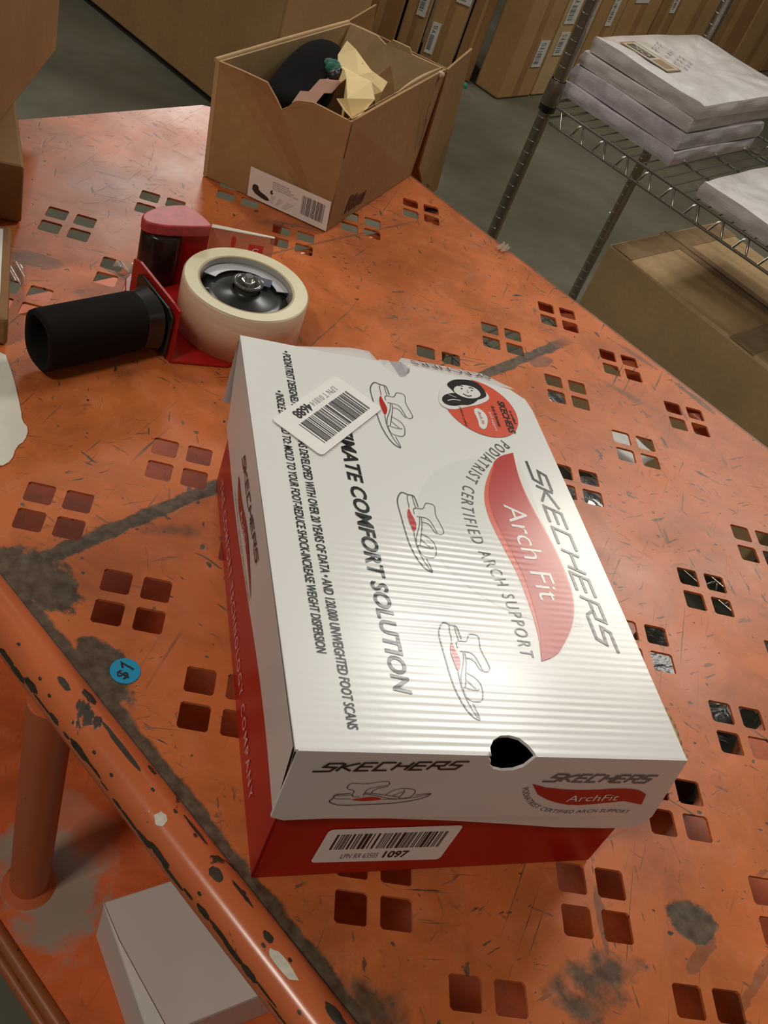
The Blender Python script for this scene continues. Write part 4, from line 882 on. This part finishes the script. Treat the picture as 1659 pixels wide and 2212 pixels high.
def parcel(cx, cy, z0, lx, ly, h, rz, m, label, layers=1, seed=1, side=None):
    root = empty('plastic_parcel', (cx, cy, z0), rz); tag(root, label, 'parcel', 'plastic wrapped parcels on the wire shelf'); q = random.Random(seed)
    mb = MB(); n = 26; ph = [q.uniform(0, 6) for _ in range(4)]
    def ring(k):   # k 0..1 height
        out = []; bul = .0022 * math.sin(math.pi * k)
        for (x0, y0, x1, y1) in ((0, 0, lx, 0), (lx, 0, lx, ly), (lx, ly, 0, ly), (0, ly, 0, 0)):
            for i in range(n):
                f = i / n; x = x0 + (x1 - x0) * f; y = y0 + (y1 - y0) * f
                dx = (x - lx / 2) / (lx / 2); dy = (y - ly / 2) / (ly / 2); w_ = .0010 * math.sin(f * 17 + ph[0]) * math.sin(k * 5)
                out.append((x + dx * (bul + w_), y + dy * (bul + w_), h * k * (1 + .05 * math.sin(f * 6 + ph[1] + (x0 + y0) * 9))))
        return out
    rs = [ring(k) for k in (0, .12, .35, .5, .65, .88, 1)]; nn = 4 * n; vs = [p for r_ in rs for p in r_]
    mb.add(vs, [(i * nn + k, i * nn + (k + 1) % nn, (i + 1) * nn + (k + 1) % nn, (i + 1) * nn + k) for i in range(6) for k in range(nn)], side or EDGEP, False)
    mb.build('wrapped_side', root)
    mb = MB(); inset = [(lx / 2 + (x - lx / 2) * .990, ly / 2 + (y - ly / 2) * .990, z + .0006) for x, y, z in rs[-1]]
    inner = [(lx / 2 + (x - lx / 2) * .6, ly / 2 + (y - ly / 2) * .6, h * 1.02 + .0012 * math.sin(i * .7)) for i, (x, y, z) in enumerate(rs[-1])]
    vs = rs[-1] + inset + inner + [(lx / 2, ly / 2, h * 1.03)]
    mb.add(vs, [(i * nn + k, i * nn + (k + 1) % nn, (i + 1) * nn + (k + 1) % nn, (i + 1) * nn + k) for i in range(2) for k in range(nn)] + [(2 * nn + k, 2 * nn + (k + 1) % nn, 3 * nn) for k in range(nn)], m, True)
    mb.build('film_top', root); return root
Fp = Vector((.758, 1.798)); ex_ = Vector((.562 - .758, 2.018 - 1.798)).normalized(); RZ = math.atan2(ex_.y, ex_.x)
# local x: front corner -> left corner ; local y must point to the back right => mirror by using -90 turn
RZ2 = RZ - math.pi / 2      # local y = direction to left corner, local x = toward the back right
RZ2 = R(45.0)
z = -.0990; lay = [(.027, PARL, 'lilac plastic wrapped parcel, lowest of the stack on the wire shelf', .000, PARL), (.033, PARL, 'greyish plastic wrapped parcel, second from the bottom of the stack on the wire shelf', .006, PARL), (.027, PARW, 'white plastic wrapped parcel, just below the top one of the stack', .008, None), (.0300, PARW, 'white plastic wrapped parcel with brown printed label, topmost of the stack', .004, None)]
for i, (h, m_, lab, sh, sd_) in enumerate(lay):
    d = Vector((math.cos(RZ2), math.sin(RZ2))); d2_ = Vector((-d.y, d.x)); p = Fp + d * (-.004, .004, .018, .022)[i] + d2_ * (sh - .004)
    last = parcel(p.x, p.y, z, .43 if i > 1 else .36, .285 - .004 * i, h - .0015, RZ2 + R((0, -1.0, .8, 0)[i]), m_, lab, seed=i + 2, side=sd_); z += h + .0008
mb = MB(); BRP = simple('label_brown', (.30, .20, .12), .4); DKP = simple('label_dark', (.10, .075, .055), .4)
hh = .0285 * 1.02 + .0016
def LB(x, y, o=0): return (x, y, hh + o)
def rquad(mb, x0, y0, x1, y1, o, m): mb.quad(LB(x0, y0, o), LB(x1, y0, o), LB(x1, y1, o), LB(x0, y1, o), m)
rquad(mb, .045, .120, .105, .245, .0005, BRP); rquad(mb, .050, .125, .100, .240, .0008, simple('label_cream', (.50, .45, .36), .4)); rquad(mb, .058, .175, .085, .235, .0011, DKP); rquad(mb, .058, .130, .090, .168, .0011, BRP)
put_text(mb, 'OK', lambda x, y: LB(.062 + y, .182 + x, .0014), 0, 0, .045, .018, FAINT)
for k in range(3): put_text(mb, 'xw x-w', lambda x, y, k=k: LB(.130 + .026 * k + y, .120 + x + .01 * k, .0008), 0, 0, .10, .012, GREY_INK)
mb.build('parcel_label', last)
p = Vector((.787, 1.694)) + Vector((.7, -.714)) * .31; parcel(p.x, p.y, -.0990, .40, .30, .030, R(45.0), PARW, 'white plastic wrapped parcel alone on the wire shelf at the right edge', seed=12)
# big carton under the wire shelf
def big_carton(name, pts, z0, z1, m, label, cat='carton', group=None):
    root = empty(name, (pts[0][0], pts[0][1], z0)); tag(root, label, cat, group)
    loc = [(x - pts[0][0], y - pts[0][1]) for x, y in pts]
    mb = MB(); mb.hexa(loc, 0, z1 - z0, m); mb.build('body', root, bevel=.006); return root, loc
P0 = Vector((.734, 1.812)); P1 = Vector((1.009, 1.498)); 
dn = (P1 - P0).normalized(); pn = Vector((-dn.y, dn.x)); bx = [tuple(P0), tuple(P0 + dn * .62), tuple(P0 + dn * .62 + pn * .44), tuple(P0 + pn * .44)]
TAPE_C = simple('brown_packing_tape', (.33, .22, .12), .2, var=.15, vscale=30, bmp=.4, bscale=50)
rt, lc = big_carton('large_carton', bx, FLOOR + .13, -.292, CARD_L, 'large taped brown carton standing under the wire shelf at the right')
h_ = -.292 - (FLOOR + .13)
mb = MB(); l0 = lambda a, b_: (dn.x * a + pn.x * b_, dn.y * a + pn.y * b_)
def strip(mb, a0, b0, a1, b1, w_, z, m):
    d = Vector((a1 - a0, b1 - b0)).normalized(); n_ = Vector((-d.y, d.x)) * w_ / 2
    mb.hexa([l0(a0 + n_.x, b0 + n_.y), l0(a0 - n_.x, b0 - n_.y), l0(a1 - n_.x, b1 - n_.y), l0(a1 + n_.x, b1 + n_.y)], z, z + .0006, m)
strip(mb, .0, .215, .62, .215, .050, h_ + .0002, TAPE_C); strip(mb, .035, .0, .035, .44, .055, h_ + .0004, TAPE_C); strip(mb, .355, .0, .36, .30, .06, h_ + .0004, TAPE_C)
mb.build('packing_tape', rt)
mb = MB(); mb.hexa([l0(-.0015, .213), l0(.62, .213), l0(.62, .217), l0(-.0015, .217)], h_ + .0008, h_ + .0014, simple('seam_dark', (.09, .05, .03), .8)); mb.build('flap_seam', rt)
mb = MB(); mb.hexa([l0(.40, .17), l0(.56, .10), l0(.60, .30)], h_ + .0016, h_ + .022, CARD_D); mb.build('raised_flap', rt)
# ------------------------------------------------------------------ big carton behind, tall cartons row
def wc2(u, v_): p = wc(u, v_); return (p.x, p.y)
root, lc = big_carton('large_carton', [wc2(-3.4, 2.134), wc2(-2.13, 2.134), wc2(-2.13, 2.50), wc2(-3.4, 2.50)], FLOOR + .02, .55, CARD, 'huge brown carton standing on the floor behind the cart, at the top left')
mb = MB(); O_ = Vector(wc2(-3.4, 2.134)); mb.hexa([tuple(Vector(wc2(*p)) - O_) for p in ((-3.35, 2.16), (-2.16, 2.16), (-2.16, 2.47), (-3.35, 2.47))], -.0195, .0, simple('shadow_gap_dark', (.03, .022, .015), .8)); mb.build('shadow_gap', root)  # dark slab painted as the shadow gap between huge carton and floor
LABS = simple('shipping_label', (.62, .58, .54), .35, var=.08, vscale=40)
def tall(x0, y0, ang, wd, dp, h, m, label, labs=(), tape=True):
    """upright carton; front face starts at (x0,y0), runs along ang for wd"""
    root = empty('tall_carton', (x0, y0, FLOOR), R(ang)); tag(root, label, 'carton', 'tall upright cartons along the back')
    mb = MB(); mb.box((0.003, 0, .002), (wd - .003, dp, h), m); mb.build('body', root, bevel=.008)
    if tape: mb = MB(); mb.box((wd * .42, -.0012, .01), (wd * .58, 0, h - .02), CARD_D if m is not CARD_D else CARD); mb.build('seam_tape', root)
    for (a, z, w_, hh_) in labs:
        mb = MB(); mb.box((a, -.0030, z), (a + w_, -.0012, z + hh_), LABS)
        f = lambda x, y: (x, -.0034, y); g2 = lambda x, y, a=a, z=z: (a + y, -.0034, z + x)
        barcode(mb, g2, hh_ * .12, w_ * .12, hh_ * .5, w_ * .5, GREY_INK, 9, int(a * 1000) + 3)
        put_text(mb, 'A 17', g2, hh_ * .66, w_ * .2, hh_ * .25, w_ * .5, GREY_INK, bold=.03); mb.build('shipping_label', root)
TALLS = []
pL = Vector((.80, 4.17)); dL = Vector((math.cos(R(172)), math.sin(R(172))))
for (d0, d1_, m_, labs, lab) in ((.560, .376, CARD_D, (), 'dark brown upright carton, leftmost of the tall row beside the huge carton'),
    (.374, .267, CARD, ((.048, .180, .038, .17),), 'upright carton with a small barcode label, second from left in the tall row'),
    (.265, .117, CARD, ((.016, .055, .036, .125), (.078, .280, .060, .10)), 'upright carton with a long white label low on it, third in the tall row'),
    (.115, .021, CARD_D, (), 'narrow dark upright carton without label, fourth from left in the tall row')):
    p = pL + dL * d0; TALLS.append((p.x, p.y, -8, d0 - d1_ - .002, .30, 1.7, m_, labs, lab))
pR = Vector((.895, 4.09)); dR = Vector((math.cos(R(45.6)), math.sin(R(45.6))))
for (t0, t1, m_, labs, lab) in ((0, .252, CARD, ((.156, .134, .070, .112),), 'wide upright carton at the corner of the tall row, left of the grooved post'),
    (.252, .514, CARD_L, ((.035, .180, .070, .098), (.020, .312, .080, .13)), 'upright carton with two shiny labels, just behind the grooved post'),
    (.514, .731, CARD, ((.097, .300, .050, .16),), 'upright carton with a tall pale label, right of the grooved post'),
    (.731, 1.051, CARD, ((.061, .400, .120, .12),), 'upright carton with a clipped label at the frame top, above the white parcels'),
    (1.060, 1.235, CARD_D, ((.095, .355, .050, .14),), 'upright carton with a narrow label, above the middle of the white parcels'),
    (1.250, 1.688, CARD, (), 'plain upright carton left of the thin grey rack post'),
    (1.688, 2.174, CARD_D, (), 'plain upright carton right of the thin grey rack post'),
    (2.180, 2.66, CARD, (), 'plain upright carton at the top right corner, rightmost but one'),
    (2.68, 3.20, CARD_D, (), 'plain upright carton at the top right corner, rightmost of the row')):
    p = pR + dR * t0; TALLS.append((p.x, p.y, 45.6, t1 - t0 - .003, .135 if t0 == 0 else .3, 1.8, m_, labs, lab))
for (x, y, a, wd, dp, h, m_, labs, lab) in TALLS: tall(x, y, a, wd, dp, h, m_, lab, labs)
# green base plate glimpsed under the tall cartons
tag(mb_ := None, None) if False else None
gm = MB(); gm.hexa([(.55, 4.10), (.76, 4.10), (.76, 4.145), (.55, 4.16)], FLOOR + .0005, FLOOR + .012, GREEN); gm.build('green_strip', None)
tag(bpy.data.objects['green_strip'], 'thin green strip on the floor under the tall cartons', 'strip')
gm = MB(); gm.hexa([(0, 0), (.10, -.10), (.16, -.04), (.06, .06)], 0, .12, GREEN); o = gm.build('green_crate', None, loc=(0.985, 2.40, FLOOR + .001), bevel=.004); tag(o, 'small green crate on the floor between the rack post and the taped carton', 'crate')
# bits of litter on the floor
LIT = simple('litter_white', (.6, .6, .52), .6)
for i, (x, y, s_) in enumerate(((1.50, 3.25, .035), (1.30, 3.32, .018))):
    mb = MB(); mb.hexa([(-s_, -s_ * .3), (s_ * .8, -s_ * .4), (s_, s_ * .3), (-s_ * .6, s_ * .4)], 0, .002, LIT)
    tag(mb.build('paper_scrap', None, loc=(x, y, FLOOR + .001)), ('larger pale paper scrap on the concrete floor between the rack posts', 'tiny pale paper scrap on the concrete floor left of the larger one')[i], 'paper scrap')
# clear packing-tape remnants on the cart top
m, t, b = newmat('clear_tape_scrap'); setp(b, (.55, .45, .36), .12); b.inputs['Alpha'].default_value = .55; CT = m
for i, (x, y, lx, ly, rz, lab) in enumerate(((-.088, .790, .040, .014, -12, 'crinkled clear tape scrap on the shelf beside the dispenser bracket'), (.305, 1.050, .012, .022, -30, 'small clear tape scrap on the orange shelf near its far edge'), (-.185, .735, .02, .03, 20, 'clear tape scrap on the shelf by the flat carton at the left edge'))):
    q = random.Random(i); ph = q.uniform(0, 6)
    mb = MB(); mb.grid(lambda u, v_: ((u - .5) * lx, (v_ - .5) * ly, .0012 + .0016 * (1 + math.sin(u * 14 + ph + v_ * 5))), 14, 8, CT); tag(mb.build('tape_scrap', None, loc=(x, y, 0), rotz=R(rz)), lab, 'tape scrap')
